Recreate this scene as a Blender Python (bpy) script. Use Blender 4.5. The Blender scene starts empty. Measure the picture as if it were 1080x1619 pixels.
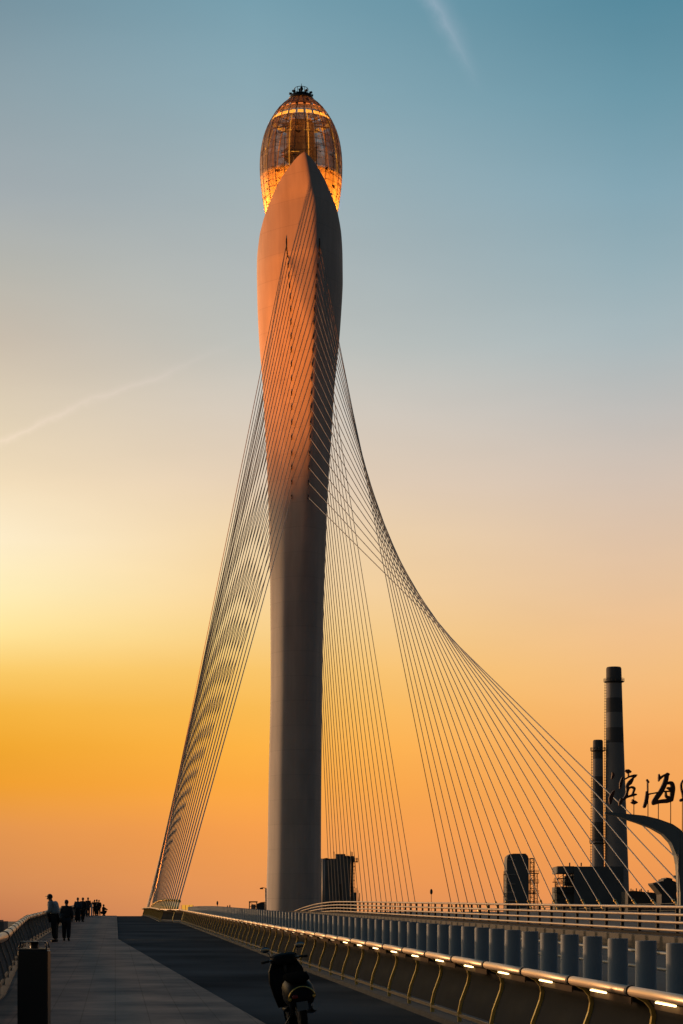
import bpy, bmesh, math, random
from mathutils import Vector, Matrix
random.seed(7)
R = math.radians
PI = math.pi
sc = bpy.context.scene
C = sc.collection
F = 3000.0          # focal length in photograph pixels
HZ = 1455.0         # true horizon row of the photograph
EYE = 1.65

def W(px, py, d):   # photograph measurement -> metres at distance d
    return Vector(((px-540)/F*d, d, EYE+(HZ-py)/F*d))

# ------------------------------------------------------------------ helpers
class MB:
    def __init__(s):
        s.v=[]; s.f=[]; s.m=[]; s.sm=[]
    def add(s, vs, fs, mi=0, smooth=False, M=None):
        b=len(s.v)
        for v in vs:
            v=Vector(v)
            s.v.append(M@v if M else v)
        for f in fs:
            s.f.append([b+i for i in f]); s.m.append(mi); s.sm.append(smooth)
        return s
    def box(s, c, size, mi=0, M=None, rz=0):
        x,y,z=[a/2 for a in size]
        vs=[(-x,-y,-z),(x,-y,-z),(x,y,-z),(-x,y,-z),(-x,-y,z),(x,-y,z),(x,y,z),(-x,y,z)]
        fs=[(0,3,2,1),(4,5,6,7),(0,1,5,4),(1,2,6,5),(2,3,7,6),(3,0,4,7)]
        T=Matrix.Translation(Vector(c))@Matrix.Rotation(rz,4,'Z')
        return s.add(vs,fs,mi,False,(M@T) if M else T)
    def tube(s, pts, r, n=8, mi=0, caps=True, M=None, smooth=True, flat=1.0):
        pts=[Vector(p) for p in pts]; rs=r if isinstance(r,(list,tuple)) else [r]*len(pts)
        vs=[]; fs=[]
        up=None
        for i,p in enumerate(pts):
            if i==0: t=pts[1]-p
            elif i==len(pts)-1: t=p-pts[i-1]
            else: t=(pts[i+1]-pts[i-1])
            t.normalize()
            if up is None:
                up=Vector((0,0,1)) if abs(t.z)<.9 else Vector((1,0,0))
            a=t.cross(up).normalized(); b=a.cross(t).normalized(); up=b
            for k in range(n):
                an=2*PI*k/n
                vs.append(p+a*math.cos(an)*rs[i]+b*math.sin(an)*rs[i]*flat)
        for i in range(len(pts)-1):
            for k in range(n):
                k2=(k+1)%n
                fs.append((i*n+k,i*n+k2,(i+1)*n+k2,(i+1)*n+k))
        s.add(vs,fs,mi,smooth,M)
        if caps:
            s.add([vs[k] for k in range(n)],[tuple(range(n-1,-1,-1))],mi,False,M)
            o=(len(pts)-1)*n
            s.add([vs[o+k] for k in range(n)],[tuple(range(n))],mi,False,M)
        return s
    def lathe(s, prof, c=(0,0,0), n=24, mi=0, sy=1.0, smooth=True, M=None, a0=0, a1=2*PI):
        vs=[];fs=[]
        full=abs(a1-a0-2*PI)<1e-6
        m=n if full else n+1
        for r,z in prof:
            for k in range(m):
                a=a0+(a1-a0)*k/n
                vs.append((c[0]+r*math.cos(a),c[1]+r*sy*math.sin(a),c[2]+z))
        for i in range(len(prof)-1):
            for k in range(n):
                k2=(k+1)%m if full else k+1
                fs.append((i*m+k,i*m+k2,(i+1)*m+k2,(i+1)*m+k))
        return s.add(vs,fs,mi,smooth,M)
    def ell(s, c, rad, n=16, k=10, mi=0, M=None):
        vs=[];fs=[]
        for i in range(k+1):
            th=PI*i/k
            for j in range(n):
                a=2*PI*j/n
                vs.append((c[0]+rad[0]*math.sin(th)*math.cos(a),c[1]+rad[1]*math.sin(th)*math.sin(a),c[2]-rad[2]*math.cos(th)))
        for i in range(k):
            for j in range(n):
                j2=(j+1)%n
                fs.append((i*n+j,i*n+j2,(i+1)*n+j2,(i+1)*n+j))
        return s.add(vs,fs,mi,True,M)
    def prism(s, poly, y0, y1, mi=0, M=None):   # polygon in x,z swept along y
        n=len(poly)
        vs=[(p[0],y0,p[1]) for p in poly]+[(p[0],y1,p[1]) for p in poly]
        fs=[tuple(range(n)),tuple(range(2*n-1,n-1,-1))]+[(i,i+n,(i+1)%n+n,(i+1)%n) for i in range(n)]
        return s.add(vs,fs,mi,False,M)
    def mesh(s, name, mats):
        me=bpy.data.meshes.new(name)
        me.from_pydata([tuple(v) for v in s.v],[],s.f)
        for m in (mats if isinstance(mats,(list,tuple)) else [mats]): me.materials.append(m)
        for p,mi,sm in zip(me.polygons,s.m,s.sm): p.material_index=mi; p.use_smooth=sm
        bm=bmesh.new(); bm.from_mesh(me); bmesh.ops.remove_doubles(bm,verts=bm.verts,dist=1e-5)
        bmesh.ops.recalc_face_normals(bm,faces=bm.faces); bm.to_mesh(me); bm.free()
        return me
    def build(s, name, mats, parent=None, loc=None, **kw):
        o=bpy.data.objects.new(name,s.mesh(name,mats)); C.objects.link(o)
        if parent: o.parent=parent
        if loc is not None: o.location=loc
        return o

def tag(o,label=None,cat=None,group=None,kind=None):
    if label: o['label']=label
    if cat: o['category']=cat
    if group: o['group']=group
    if kind: o['kind']=kind
    return o
def thing(name,label,cat,loc=(0,0,0),rz=0,group=None):
    o=bpy.data.objects.new(name,None); C.objects.link(o); o.location=loc; o.rotation_euler=(0,0,rz)
    o.empty_display_size=.2
    return tag(o,label,cat,group)
def inst(name,me,parent=None,M=None):
    o=bpy.data.objects.new(name,me); C.objects.link(o)
    if parent: o.parent=parent
    if M is not None: o.matrix_local=M
    return o
def dup(root,loc,rz=None):
    r=root.copy(); C.objects.link(r); r.location=loc
    if rz is not None: r.rotation_euler=(0,0,rz)
    for ch in list(root.children):
        c=ch.copy(); C.objects.link(c); c.parent=r
        for g in list(ch.children):
            d=g.copy(); C.objects.link(d); d.parent=c
    return r

# ------------------------------------------------------------------ materials
def lin(c): return tuple(((v/255)/12.92 if v/255<=.04045 else ((v/255+.055)/1.055)**2.4) for v in c)
def mat(name,col,rough=.6,metal=0.0,var=.15,scale=3.0,bump=0.0,emit=None,estr=0.0,detail=6,spec=.5,coord='Object',stretch=None):
    m=bpy.data.materials.new(name); m.use_nodes=True
    nt=m.node_tree; b=nt.nodes['Principled BSDF']
    b.inputs['Roughness'].default_value=rough; b.inputs['Metallic'].default_value=metal
    b.inputs['Specular IOR Level'].default_value=spec
    if spec<.1: b.inputs['IOR'].default_value=1.02
    tc=nt.nodes.new('ShaderNodeTexCoord'); no=nt.nodes.new('ShaderNodeTexNoise')
    no.inputs['Scale'].default_value=scale; no.inputs['Detail'].default_value=detail
    src=tc.outputs[coord]
    if stretch:
        mp=nt.nodes.new('ShaderNodeMapping'); mp.inputs['Scale'].default_value=stretch
        nt.links.new(src,mp.inputs['Vector']); src=mp.outputs['Vector']
    nt.links.new(src,no.inputs['Vector'])
    rp=nt.nodes.new('ShaderNodeValToRGB')
    rp.color_ramp.elements[0].position=.3; rp.color_ramp.elements[1].position=.7
    rp.color_ramp.elements[0].color=tuple(c*(1-var) for c in col)+(1,)
    rp.color_ramp.elements[1].color=tuple(min(1,c*(1+var)) for c in col)+(1,)
    nt.links.new(no.outputs['Fac'],rp.inputs['Fac']); nt.links.new(rp.outputs['Color'],b.inputs['Base Color'])
    if bump:
        bp=nt.nodes.new('ShaderNodeBump'); bp.inputs['Strength'].default_value=bump; bp.inputs['Distance'].default_value=.02
        nt.links.new(no.outputs['Fac'],bp.inputs['Height']); nt.links.new(bp.outputs['Normal'],b.inputs['Normal'])
    if emit:
        b.inputs['Emission Color'].default_value=tuple(emit)+(1,); b.inputs['Emission Strength'].default_value=estr
    return m
def vmul(nt,a,k): 
    n=nt.nodes.new('ShaderNodeMath'); n.operation='MULTIPLY'; nt.links.new(a,n.inputs[0]); n.inputs[1].default_value=k; return n.outputs[0]

M={}
M['concrete']=mat('shaft_paint',(.56,.47,.41),.7,0,.10,.5,.10,detail=10,stretch=(1,1,.25))
def shaft_mat():
    m=M['concrete']; nt=m.node_tree; N=nt.nodes; L=nt.links; b=N['Principled BSDF']
    src=b.inputs['Base Color'].links[0].from_socket
    tc=N.new('ShaderNodeTexCoord'); sx=N.new('ShaderNodeSeparateXYZ'); L.new(tc.outputs['Object'],sx.inputs[0])
    def mth(op,a,bb):
        n=N.new('ShaderNodeMath'); n.operation=op
        for i,q in enumerate((a,bb)):
            if isinstance(q,(int,float)): n.inputs[i].default_value=q
            else: L.new(q,n.inputs[i])
        return n.outputs[0]
    fr=mth('FRACT',mth('DIVIDE',sx.outputs[2],4.5),0)
    line=mth('LESS_THAN',fr,.035)
    lift=N.new('ShaderNodeTexWhiteNoise'); lift.noise_dimensions='1D'; L.new(mth('FLOOR',mth('DIVIDE',sx.outputs[2],4.5),0),lift.inputs['W'])
    mp=N.new('ShaderNodeMapping'); mp.inputs['Scale'].default_value=(1.4,1.4,.035); L.new(tc.outputs['Object'],mp.inputs[0])
    no=N.new('ShaderNodeTexNoise'); no.inputs['Scale'].default_value=1.0; no.inputs['Detail'].default_value=7; L.new(mp.outputs[0],no.inputs[0])
    k=mth('ADD',mth('ADD',mth('MULTIPLY',line,-.10),mth('MULTIPLY',lift.outputs['Value'],.05)),mth('MULTIPLY',no.outputs['Fac'],.30))
    k=mth('ADD',k,.83)
    vm=N.new('ShaderNodeVectorMath'); vm.operation='SCALE'; L.new(src,vm.inputs[0]); L.new(k,vm.inputs['Scale']); L.new(vm.outputs[0],b.inputs['Base Color'])
shaft_mat()
M['dark']=mat('dark_metal',(.02,.02,.022),.5,.3,.2)
M['black']=mat('black_plastic',(.008,.008,.009),.45,0,.2)
M['cable']=mat('cable_sheath',(.34,.32,.30),.5,.1,.1,.3)
M['sleeve']=mat('sleeve_brass',(.62,.38,.12),.35,.8,.2)
M['tube']=mat('rail_tube_metal',(.62,.46,.32),.44,.6,.08,2)
M['post']=mat('post_brass',(.80,.57,.16),.35,.25,.12,4)
M['panel']=mat('infill_panel',(.075,.07,.066),.7,0,.2,1.2,spec=.06)
M['lowrail']=mat('low_rail',(.22,.175,.13),.45,.4,.15,3)
M['parapet']=mat('parapet_panel',(.15,.152,.155),.75,0,.12,1.0,spec=.05)
M['soffit']=mat('soffit_plate',(.10,.075,.055),.7,0,.1,3,spec=.05)
M['kerb']=mat('kerb_concrete',(.11,.095,.085),.8,0,.2,3,.2)
M['column']=mat('column_grey',(.29,.305,.315),.6,0,.10,1.5,spec=.3)
M['cap']=mat('edge_beam',(.028,.025,.024),.9,0,.2,1,spec=.1)
M['guard']=mat('guard_rail_steel',(.42,.33,.26),.42,.5,.12,1)
M['asphalt']=mat('road_asphalt',(.05,.048,.047),.8,0,.25,.6,.2)
M['slab']=mat('deck_slab',(.08,.075,.07),.85,0,.2,.4)
M['white']=mat('white_paint',(.6,.6,.6),.5,0,.05)
M['chim_d']=mat('chimney_dark',(.12,.105,.10),.85,0,.15,.05)
M['chim_l']=mat('chimney_pale',(.34,.30,.28),.85,0,.18,.05,stretch=(1,1,.15))
M['plant']=mat('plant_cladding',(.13,.135,.135),.7,0,.2,.08)
M['plant2']=mat('plant_steel',(.085,.08,.075),.7,.2,.2,.1)
M['sign']=mat('sign_metal',(.18,.20,.21),.5,.3,.1,.7)
M['letter']=mat('letter_red',(.10,.026,.016),.5,0,.15,3)
M['pole']=mat('pole_grey',(.42,.36,.31),.5,.2,.08)
def emat(name,col,s):
    m=bpy.data.materials.new(name); m.use_nodes=True; nt=m.node_tree
    b=nt.nodes['Principled BSDF']; b.inputs['Base Color'].default_value=(.8,.7,.5,1)
    b.inputs['Emission Color'].default_value=tuple(col)+(1,); b.inputs['Emission Strength'].default_value=s
    return m
M['led']=emat('led_strip',(1,.72,.32),6.0)
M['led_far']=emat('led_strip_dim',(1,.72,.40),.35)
M['gold']=emat('gold_lamp',(1,.36,.03),1.25)
M['gold_dim']=emat('gold_lamp_dim',(1,.22,.03),.8)
M['ypanel']=emat('yellow_board_painted_light',(1,.42,.03),.75)  # no lamp: emission stands in for light falling on the yellow board

# ------------------------------------------------------------------ world
def srgb(c): return lin(c)+(1,)
def build_world():
    w=bpy.data.worlds.new('World'); sc.world=w; w.use_nodes=True
    nt=w.node_tree; N=nt.nodes; L=nt.links
    N.clear()
    out=N.new('ShaderNodeOutputWorld')
    tc=N.new('ShaderNodeTexCoord'); sx=N.new('ShaderNodeSeparateXYZ'); L.new(tc.outputs['Generated'],sx.inputs[0])
    X,Y,Z=sx.outputs
    def mth(op,a,b=None,c=None):
        n=N.new('ShaderNodeMath'); n.operation=op
        for i,q in enumerate((a,b,c)):
            if q is None: continue
            if isinstance(q,(int,float)): n.inputs[i].default_value=q
            else: L.new(q,n.inputs[i])
        return n.outputs[0]
    def mr(v,a,b,c,d,sm=False):
        n=N.new('ShaderNodeMapRange'); n.interpolation_type='SMOOTHSTEP' if sm else 'LINEAR'
        L.new(v,n.inputs[0])
        for i,q in zip((1,2,3,4),(a,b,c,d)): n.inputs[i].default_value=q
        return n.outputs[0]
    def ramp(stops,px):
        n=N.new('ShaderNodeValToRGB'); r=n.color_ramp; u=(px-540)/F
        zs=[]
        for y,c in stops:
            t=(HZ-y)/F; zs.append((t/math.sqrt(1+t*t+u*u)+.1,c))
        zs.sort(key=lambda q:q[0])
        while len(r.elements)<len(zs): r.elements.new(.5)
        for e,(p,c) in zip(r.elements,zs): e.position=p; e.color=srgb(c)
        L.new(mth('ADD',Z,.1),n.inputs[0]); return n.outputs[0]
    left=ramp([(-2600,(70,105,125)),(-800,(92,126,142)),(0,(119,147,160)),(150,(141,160,168)),(300,(164,173,177)),(420,(184,183,175)),(540,(206,193,176)),(650,(226,209,183)),(760,(244,222,187)),
               (850,(254,236,200)),(930,(255,237,184)),(1000,(255,227,152)),(1060,(252,203,102)),(1120,(247,181,62)),(1180,(244,168,44)),(1240,(242,159,46)),(1310,(230,150,78)),(1400,(212,139,86)),(1450,(198,126,84)),(1500,(120,85,75))],0)
    mid=ramp([(-2600,(62,98,120)),(-800,(84,124,145)),(0,(118,157,172)),(150,(139,168,179)),(300,(162,178,183)),(420,(180,187,187)),(540,(193,194,188)),(650,(216,204,189)),(760,(233,210,183)),
               (850,(243,213,168)),(930,(250,214,158)),(1000,(252,210,136)),(1060,(252,198,104)),(1120,(250,186,80)),(1180,(252,177,66)),(1240,(252,168,64)),(1310,(249,160,77)),(1400,(236,152,86)),(1450,(224,146,90)),(1500,(120,85,75))],400)
    right=ramp([(-2600,(50,88,112)),(-800,(66,112,138)),(0,(88,140,160)),(150,(110,155,172)),(300,(132,166,180)),(420,(150,175,184)),(540,(170,184,188)),(650,(193,190,186)),(760,(214,196,181)),
               (850,(227,198,171)),(930,(235,197,158)),(1000,(242,194,142)),(1060,(246,191,128)),(1120,(248,183,112)),(1180,(248,173,98)),(1240,(247,167,90)),(1310,(245,160,84)),(1400,(240,152,84)),(1450,(228,145,88)),(1500,(120,85,75))],1000)
    az=mth('ARCTAN2',X,Y)
    def mixc(f,a,b):
        n=N.new('ShaderNodeMix'); n.data_type='RGBA'; L.new(f,n.inputs['Factor']); L.new(a,n.inputs[6]); L.new(b,n.inputs[7]); return n.outputs[2]
    f1=mr(az,-.178,-.047,0,1); f2=mr(az,-.047,.152,0,1)
    col=mixc(f2,mixc(f1,left,mid),right)
    # darker away from the sunset
    front=mth('ADD',mth('MULTIPLY',X,-.479),mth('MULTIPLY',Y,.878))
    dim=mr(front,-.30,.66,0,1,True)
    # aureole low on the left, outside the view
    d=mth('ADD',mth('ADD',mth('MULTIPLY',X,-.715),mth('MULTIPLY',Y,.68)),mth('MULTIPLY',Z,.16))
    aur=mth('MULTIPLY',mr(d,.86,1.0,0,1,True),1.5)
    # two thin contrails, placed by direction
    yy=mth('MAXIMUM',Y,.01); u=mth('DIVIDE',X,yy); t=mth('DIVIDE',Z,yy)
    no=N.new('ShaderNodeTexNoise'); no.inputs['Scale'].default_value=26; no.inputs['Detail'].default_value=6; no.inputs['Roughness'].default_value=.6
    L.new(tc.outputs['Generated'],no.inputs['Vector'])
    wob=mth('MULTIPLY',mth('SUBTRACT',no.outputs['Fac'],.5),.018)
    def streak(p0,p1,w,fade0,fade1,amp,bend=0):
        dx,dy=p1[0]-p0[0],p1[1]-p0[1]; l=math.hypot(dx,dy); dx/=l; dy/=l
        a=mth('SUBTRACT',u,p0[0]); b=mth('SUBTRACT',t,p0[1])
        al=mth('ADD',mth('MULTIPLY',a,dx),mth('MULTIPLY',b,dy))
        ac=mth('ADD',mth('ADD',wob,mth('MULTIPLY',mth('MULTIPLY',al,al),bend)),mth('SUBTRACT',mth('MULTIPLY',a,-dy),mth('MULTIPLY',b,-dx)))
        g=mth('SUBTRACT',1,mth('MINIMUM',1,mth('DIVIDE',mth('ABSOLUTE',ac),w)))
        g=mth('MULTIPLY',g,g)
        e=mth('MULTIPLY',mr(al,fade0[0],fade0[1],0,1,True),mr(al,fade1[0],fade1[1],1,0,True))
        return mth('MULTIPLY',mth('MULTIPLY',mth('MULTIPLY',g,e),mr(no.outputs['Fac'],.3,.7,.5,1.2)),amp)
    s1=streak((.0455,.487),(.0745,.443),.0100,(-.02,-.005),(.004,.062),.15,1.1)
    s2=streak((-.181,.2535),(-.09,.290),.0048,(-.05,-.02),(.03,.16),.075)
    st=mth('ADD',s1,s2)
    N_=N.new('ShaderNodeMix'); N_.data_type='RGBA'; N_.blend_type='ADD'; N_.clamp_factor=False
    L.new(st,N_.inputs['Factor']); L.new(col,N_.inputs[6]); N_.inputs[7].default_value=(1,.72,.8,1)
    dv=N.new('ShaderNodeMix'); dv.data_type='RGBA'; L.new(dim,dv.inputs['Factor']); dv.inputs[6].default_value=(.10,.148,.205,1); dv.inputs[7].default_value=(1,1,1,1)
    mul=N.new('ShaderNodeVectorMath'); mul.operation='MULTIPLY'; L.new(N_.outputs[2],mul.inputs[0]); L.new(dv.outputs[2],mul.inputs[1])
    aurc=N.new('ShaderNodeVectorMath'); aurc.operation='SCALE'; aurc.inputs[0].default_value=(1,.55,.18); L.new(aur,aurc.inputs['Scale'])
    hm=N.new('ShaderNodeMapping'); hm.inputs['Scale'].default_value=(2.2,2.2,9); L.new(tc.outputs['Generated'],hm.inputs[0])
    hn=N.new('ShaderNodeTexNoise'); hn.inputs['Scale'].default_value=1.6; hn.inputs['Detail'].default_value=5; L.new(hm.outputs[0],hn.inputs[0])
    hz=N.new('ShaderNodeVectorMath'); hz.operation='SCALE'; L.new(mul.outputs[0],hz.inputs[0]); L.new(mr(hn.outputs['Fac'],.3,.7,.955,1.045),hz.inputs['Scale']); mul=hz
    addc=N.new('ShaderNodeVectorMath'); addc.operation='ADD'; L.new(mul.outputs[0],addc.inputs[0]); L.new(aurc.outputs[0],addc.inputs[1])
    bg=N.new('ShaderNodeBackground'); L.new(addc.outputs[0],bg.inputs[0]); bg.inputs[1].default_value=.97
    sky=N.new('ShaderNodeTexSky'); sky.sky_type='NISHITA'; sky.sun_disc=False
    sky.sun_elevation=R(SUN_EL); sky.sun_rotation=R(-SUN_AZ)
    sky.dust_density=2
    bg2=N.new('ShaderNodeBackground'); L.new(sky.outputs[0],bg2.inputs[0]); bg2.inputs[1].default_value=.006
    ad=N.new('ShaderNodeAddShader'); L.new(bg.outputs[0],ad.inputs[0]); L.new(bg2.outputs[0],ad.inputs[1])
    L.new(ad.outputs[0],out.inputs[0])
SUN_EL=3.0; SUN_AZ=57.0   # azimuth measured to the left of the viewing direction
build_world()
sdir=Vector((-math.sin(R(SUN_AZ))*math.cos(R(SUN_EL)),math.cos(R(SUN_AZ))*math.cos(R(SUN_EL)),math.sin(R(SUN_EL))))
ld=bpy.data.lights.new('sun','SUN'); ld.energy=2.0; ld.angle=R(.8); ld.color=(1,.58,.30)
lo=bpy.data.objects.new('sun',ld); C.objects.link(lo); lo.rotation_euler=(-sdir).to_track_quat('-Z','Y').to_euler(); lo.location=(-50,0,60)

# ------------------------------------------------------------------ deck frame
SL=-.119
def zd(Y): return .01167*Y-max(0,Y-140)**2/(2*7190)
def P(off,Y,z=0): return Vector((off+SL*Y,Y,zd(Y)+z))
def interp(tab,x):
    if x<=tab[0][0]: return tab[0][1]
    for (a,va),(b,vb) in zip(tab,tab[1:]):
        if x<=b:
            return va+(vb-va)*(x-a)/(b-a)
    return tab[-1][1]
def offR(Y): return interp([(0,4.4),(127,4.4),(130,3.1),(300,3.1)],Y)
def offL(Y): return interp([(0,-1.6),(24,-1.9),(31,-1.91),(42,-2.3),(61,-2.94),(83,-3.12),(110,-3.3),(240,-3.4),(300,-3.4)],Y)
def walk_edge(Y):   # offset of walkway/lane boundary
    return interp([(-10,2.9),(0,2.8),(24.9,1.88),(73.9,.10),(300,.10)],Y)
def strip(name,oa,ob,z,y0,y1,step,m,zb=None):
    mb=MB(); ys=[y0+i*(y1-y0)/int((y1-y0)/step) for i in range(int((y1-y0)/step)+1)]
    vs=[];fs=[]
    for Y in ys:
        a=oa(Y) if callable(oa) else oa; b=ob(Y) if callable(ob) else ob
        vs+= [P(a,Y,z),P(b,Y,z)]
        if zb is not None: vs+=[P(a,Y,zb),P(b,Y,zb)]
    k=2 if zb is None else 4
    for i in range(len(ys)-1):
        q=i*k; n=q+k
        fs.append((q,q+1,n+1,n))
        if zb is not None:
            fs+= [(q+2,n+2,n+3,q+3),(q,n,n+2,q+2),(q+1,q+3,n+3,n+1)]
    if zb is not None:
        e=(len(ys)-1)*k; fs+=[(0,2,3,1),(e,e+1,e+3,e+2)]
    mb.add(vs,fs)
    return tag(mb.build(name,m),kind='structure')

# walkway material: granite pavers laid in courses
def paver_mat():
    m=bpy.data.materials.new('walkway_pavers'); m.use_nodes=True; nt=m.node_tree; N=nt.nodes; L=nt.links
    b=N['Principled BSDF']; b.inputs['Roughness'].default_value=.95; b.inputs['IOR'].default_value=1.02
    tc=N.new('ShaderNodeTexCoord'); mp=N.new('ShaderNodeMapping'); mp.inputs['Rotation'].default_value=(0,0,R(-6.8)+R(90))
    L.new(tc.outputs['Object'],mp.inputs[0])
    br=N.new('ShaderNodeTexBrick'); L.new(mp.outputs[0],br.inputs['Vector'])
    br.inputs['Scale'].default_value=1.0; br.inputs['Brick Width'].default_value=.9; br.inputs['Row Height'].default_value=.45
    br.inputs['Mortar Size'].default_value=.008; br.inputs['Color1'].default_value=(.41,.352,.318,1); br.inputs['Color2'].default_value=(.385,.332,.302,1); br.inputs['Mortar'].default_value=(.31,.268,.242,1)
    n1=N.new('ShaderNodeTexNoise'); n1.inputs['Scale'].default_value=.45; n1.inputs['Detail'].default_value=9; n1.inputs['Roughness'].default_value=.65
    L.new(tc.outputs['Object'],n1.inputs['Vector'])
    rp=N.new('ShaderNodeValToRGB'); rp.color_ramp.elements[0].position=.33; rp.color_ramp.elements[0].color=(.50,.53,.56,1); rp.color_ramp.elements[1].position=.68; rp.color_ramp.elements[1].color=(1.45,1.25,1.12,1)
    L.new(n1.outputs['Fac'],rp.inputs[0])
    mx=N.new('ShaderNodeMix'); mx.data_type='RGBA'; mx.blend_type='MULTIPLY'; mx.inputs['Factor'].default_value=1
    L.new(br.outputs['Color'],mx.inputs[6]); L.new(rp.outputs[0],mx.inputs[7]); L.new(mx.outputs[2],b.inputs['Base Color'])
    bp=N.new('ShaderNodeBump'); bp.inputs['Strength'].default_value=.25; bp.inputs['Distance'].default_value=.01
    L.new(n1.outputs['Fac'],bp.inputs['Height']); L.new(bp.outputs[0],b.inputs['Normal'])
    return m
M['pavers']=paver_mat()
M['lane']=mat('lane_asphalt',(.090,.094,.10),.95,0,.42,.22,.15,detail=10,spec=.04)
DY1=620
strip('bridge_deck',-4.2,64,-.03,-12,DY1,4,M['slab'],-3.2)
strip('cycle_lane',walk_edge,lambda Y:offR(Y)+.25,0.0,-12,300,2,M['lane'])
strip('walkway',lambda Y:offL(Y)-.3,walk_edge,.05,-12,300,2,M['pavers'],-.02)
strip('median_strip',lambda Y:offR(Y)+.25,17.2,.0,-12,300,4,M['asphalt'])
strip('main_road',17.2,56.5,.45,-12,DY1,4,M['asphalt'],-.02)
# expansion joint across the lane
mb=MB(); a=P(.12,74.0,.012); b=P(4.2,74.4,.012)
mb.add([a,b,b+Vector((0,.28,.003)),a+Vector((0,.28,.003))],[(0,1,2,3)])
tag(mb.build('road_joint',mat('joint_steel',(.10,.10,.095),.5,.4)),kind='structure')

# ------------------------------------------------------------------ water, land, hill
def water_mat():
    m=mat('river_water',(.03,.035,.04),.18,0,.2,.02,.3); return m
mb=MB(); mb.add([(-30000,-3000,-19),(30000,-3000,-19),(30000,30000,-19),(-30000,30000,-19)],[(0,1,2,3)])
tag(mb.build('water',water_mat()),kind='structure')
mb=MB(); rnd=random.Random(3)
pts=[(-9000,2600),(-3000,2300),(-900,2350),(-300,1500),(-120,900),(200,880),(900,860),(9000,1100),(9000,28000),(-9000,28000)]
n=len(pts); mb.add([(x,y,-16.5) for x,y in pts]+[(x,y,-19.5) for x,y in pts],[tuple(range(n))]+[(i,i+n,(i+1)%n+n,(i+1)%n) for i in range(n)])
tag(mb.build('ground',mat('far_land',(.05,.05,.04),.9,0,.3,.01)),kind='structure')
FLOOD=2.3e6
# ------------------------------------------------------------------ the tower
TD=349.0; MPP=TD/F
TX=lambda px:(px-540)*MPP
TZ=lambda py:EYE+(HZ-py)*MPP
Lt=[(240,482),(247,472.5),(256,464),(278.5,446.7),(304,433.7),(322,426.5),(344,418.7),(360,414.6),(383,410.0),(411,406.5),(452,406.5),(493,407.5),(534,409.5),(568,412),(600,414.6),(640,417.2),(672,418.8),(735,422),(841,425.7),(913,427),(959,427.6),(1050,428),(1104,427.8),(1228,425.0),(1351,423),(1429,420.8),(1560,418)]
Rt=[(240,482.6),(247,491),(256,498.5),(278.5,511.5),(304,522.6),(330,532.3),(350,536.5),(371,539.4),(397,541.4),(430,542),(452,542),(489,540),(534,536.8),(584,531.8),(615,528.7),(667,525.6),(720,522),(788,518),(865,515.2),(937,512.4),(1000,511),(1073,509.8),(1259,508),(1413,507.3),(1560,506.5)]
Ct=[(240,482.3),(300,491),(330,495.5),(411,497),(500,496.5),(584,495),(660,493),(735,489.5),(788,487),(850,483),(950,478),(1100,472),(1560,466)]
Dt=[(240,8.6),(420,8.4),(500,7.8),(600,6.8),(700,5.9),(800,5.2),(950,4.7),(1150,4.5),(1560,4.4)]
Et=[(240,.60),(420,.62),(520,.72),(650,.85),(800,.85),(1560,.8)]
Bt=[(240,0),(740,0),(860,.45),(980,.95),(1050,1),(1560,1)]
def smooth_tab(tab,y):
    # Catmull-Rom through the table for a smooth outline
    xs=[t[0] for t in tab]
    if y<=xs[0]: return tab[0][1]
    if y>=xs[-1]: return tab[-1][1]
    for i in range(len(tab)-1):
        if xs[i]<=y<=xs[i+1]:
            x0,x1=xs[i],xs[i+1]; h=x1-x0; t=(y-x0)/h
            v0,v1=tab[i][1],tab[i+1][1]
            def slope(k):
                if k<=0: return (tab[1][1]-tab[0][1])/(xs[1]-xs[0])
                if k>=len(tab)-1: return (tab[-1][1]-tab[-2][1])/(xs[-1]-xs[-2])
                return (tab[k+1][1]-tab[k-1][1])/(xs[k+1]-xs[k-1])
            m0,m1=slope(i)*h,slope(i+1)*h
            return (2*t**3-3*t*t+1)*v0+(t**3-2*t*t+t)*m0+(-2*t**3+3*t*t)*v1+(t**3-t*t)*m1
def sect(py):
    l,r=smooth_tab(Lt,py),smooth_tab(Rt,py)
    c=smooth_tab(Ct,py); d=interp(Dt,py); e=interp(Et,py); b=interp(Bt,py)
    l0,r0=(min(l,406.2),max(r,542.2)) if py<430 else (l-.3,r+.3)
    return l,r,l0,r0,c,d,e,b
def front(px,py):
    l,r,l0,r0,c,d,e,b=sect(py)
    wl=c-l0; wr=r0-c
    # softened crease: distance to crease rounded over a couple of pixels
    q=px-c; soft=5.5 if py<420 else 3.6
    w=wr if q>0 else wl
    rd=(math.sqrt(q*q+soft*soft)-soft)/max(1e-6,math.sqrt(w*w+soft*soft)-soft)
    g=max(0,1-rd)**e
    u=(px-(l0+r0)/2)/((r0-l0)/2); u=max(-1,min(1,u)); p=2.6
    q_=(u+1)/2
    BT=[(0,0),(.04,.25),(.25,.86),(.48,.985),(.64,1.0),(.82,.86),(.95,.46),(1,0)]
    hw_=min(.07,q_,1-q_)
    se=sum(interp(BT,q_+hw_*k/3) for k in range(-3,4))/7
    return -d*((1-b)*g+b*se)
def loop_full(py,N=44):
    l,r,*_=sect(py)
    vs=[]
    fr=[]
    for i in range(N+1):
        s=-1+2*i/N; px=(l+r)/2+(r-l)/2*math.sin(PI/2*s)
        fr.append((px,front(px,py)))
    z=TZ(py)
    for px,y in fr: vs.append((TX(px),TD+y,z))
    for px,y in fr:                      # point symmetric back half
        q=(l+r)-px - .9*max(0,1-abs(py-450)/170)*(1 if px>(l+r)/2 else -0)*0
        vs.append((TX(q),TD-y,z))
    return vs
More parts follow.
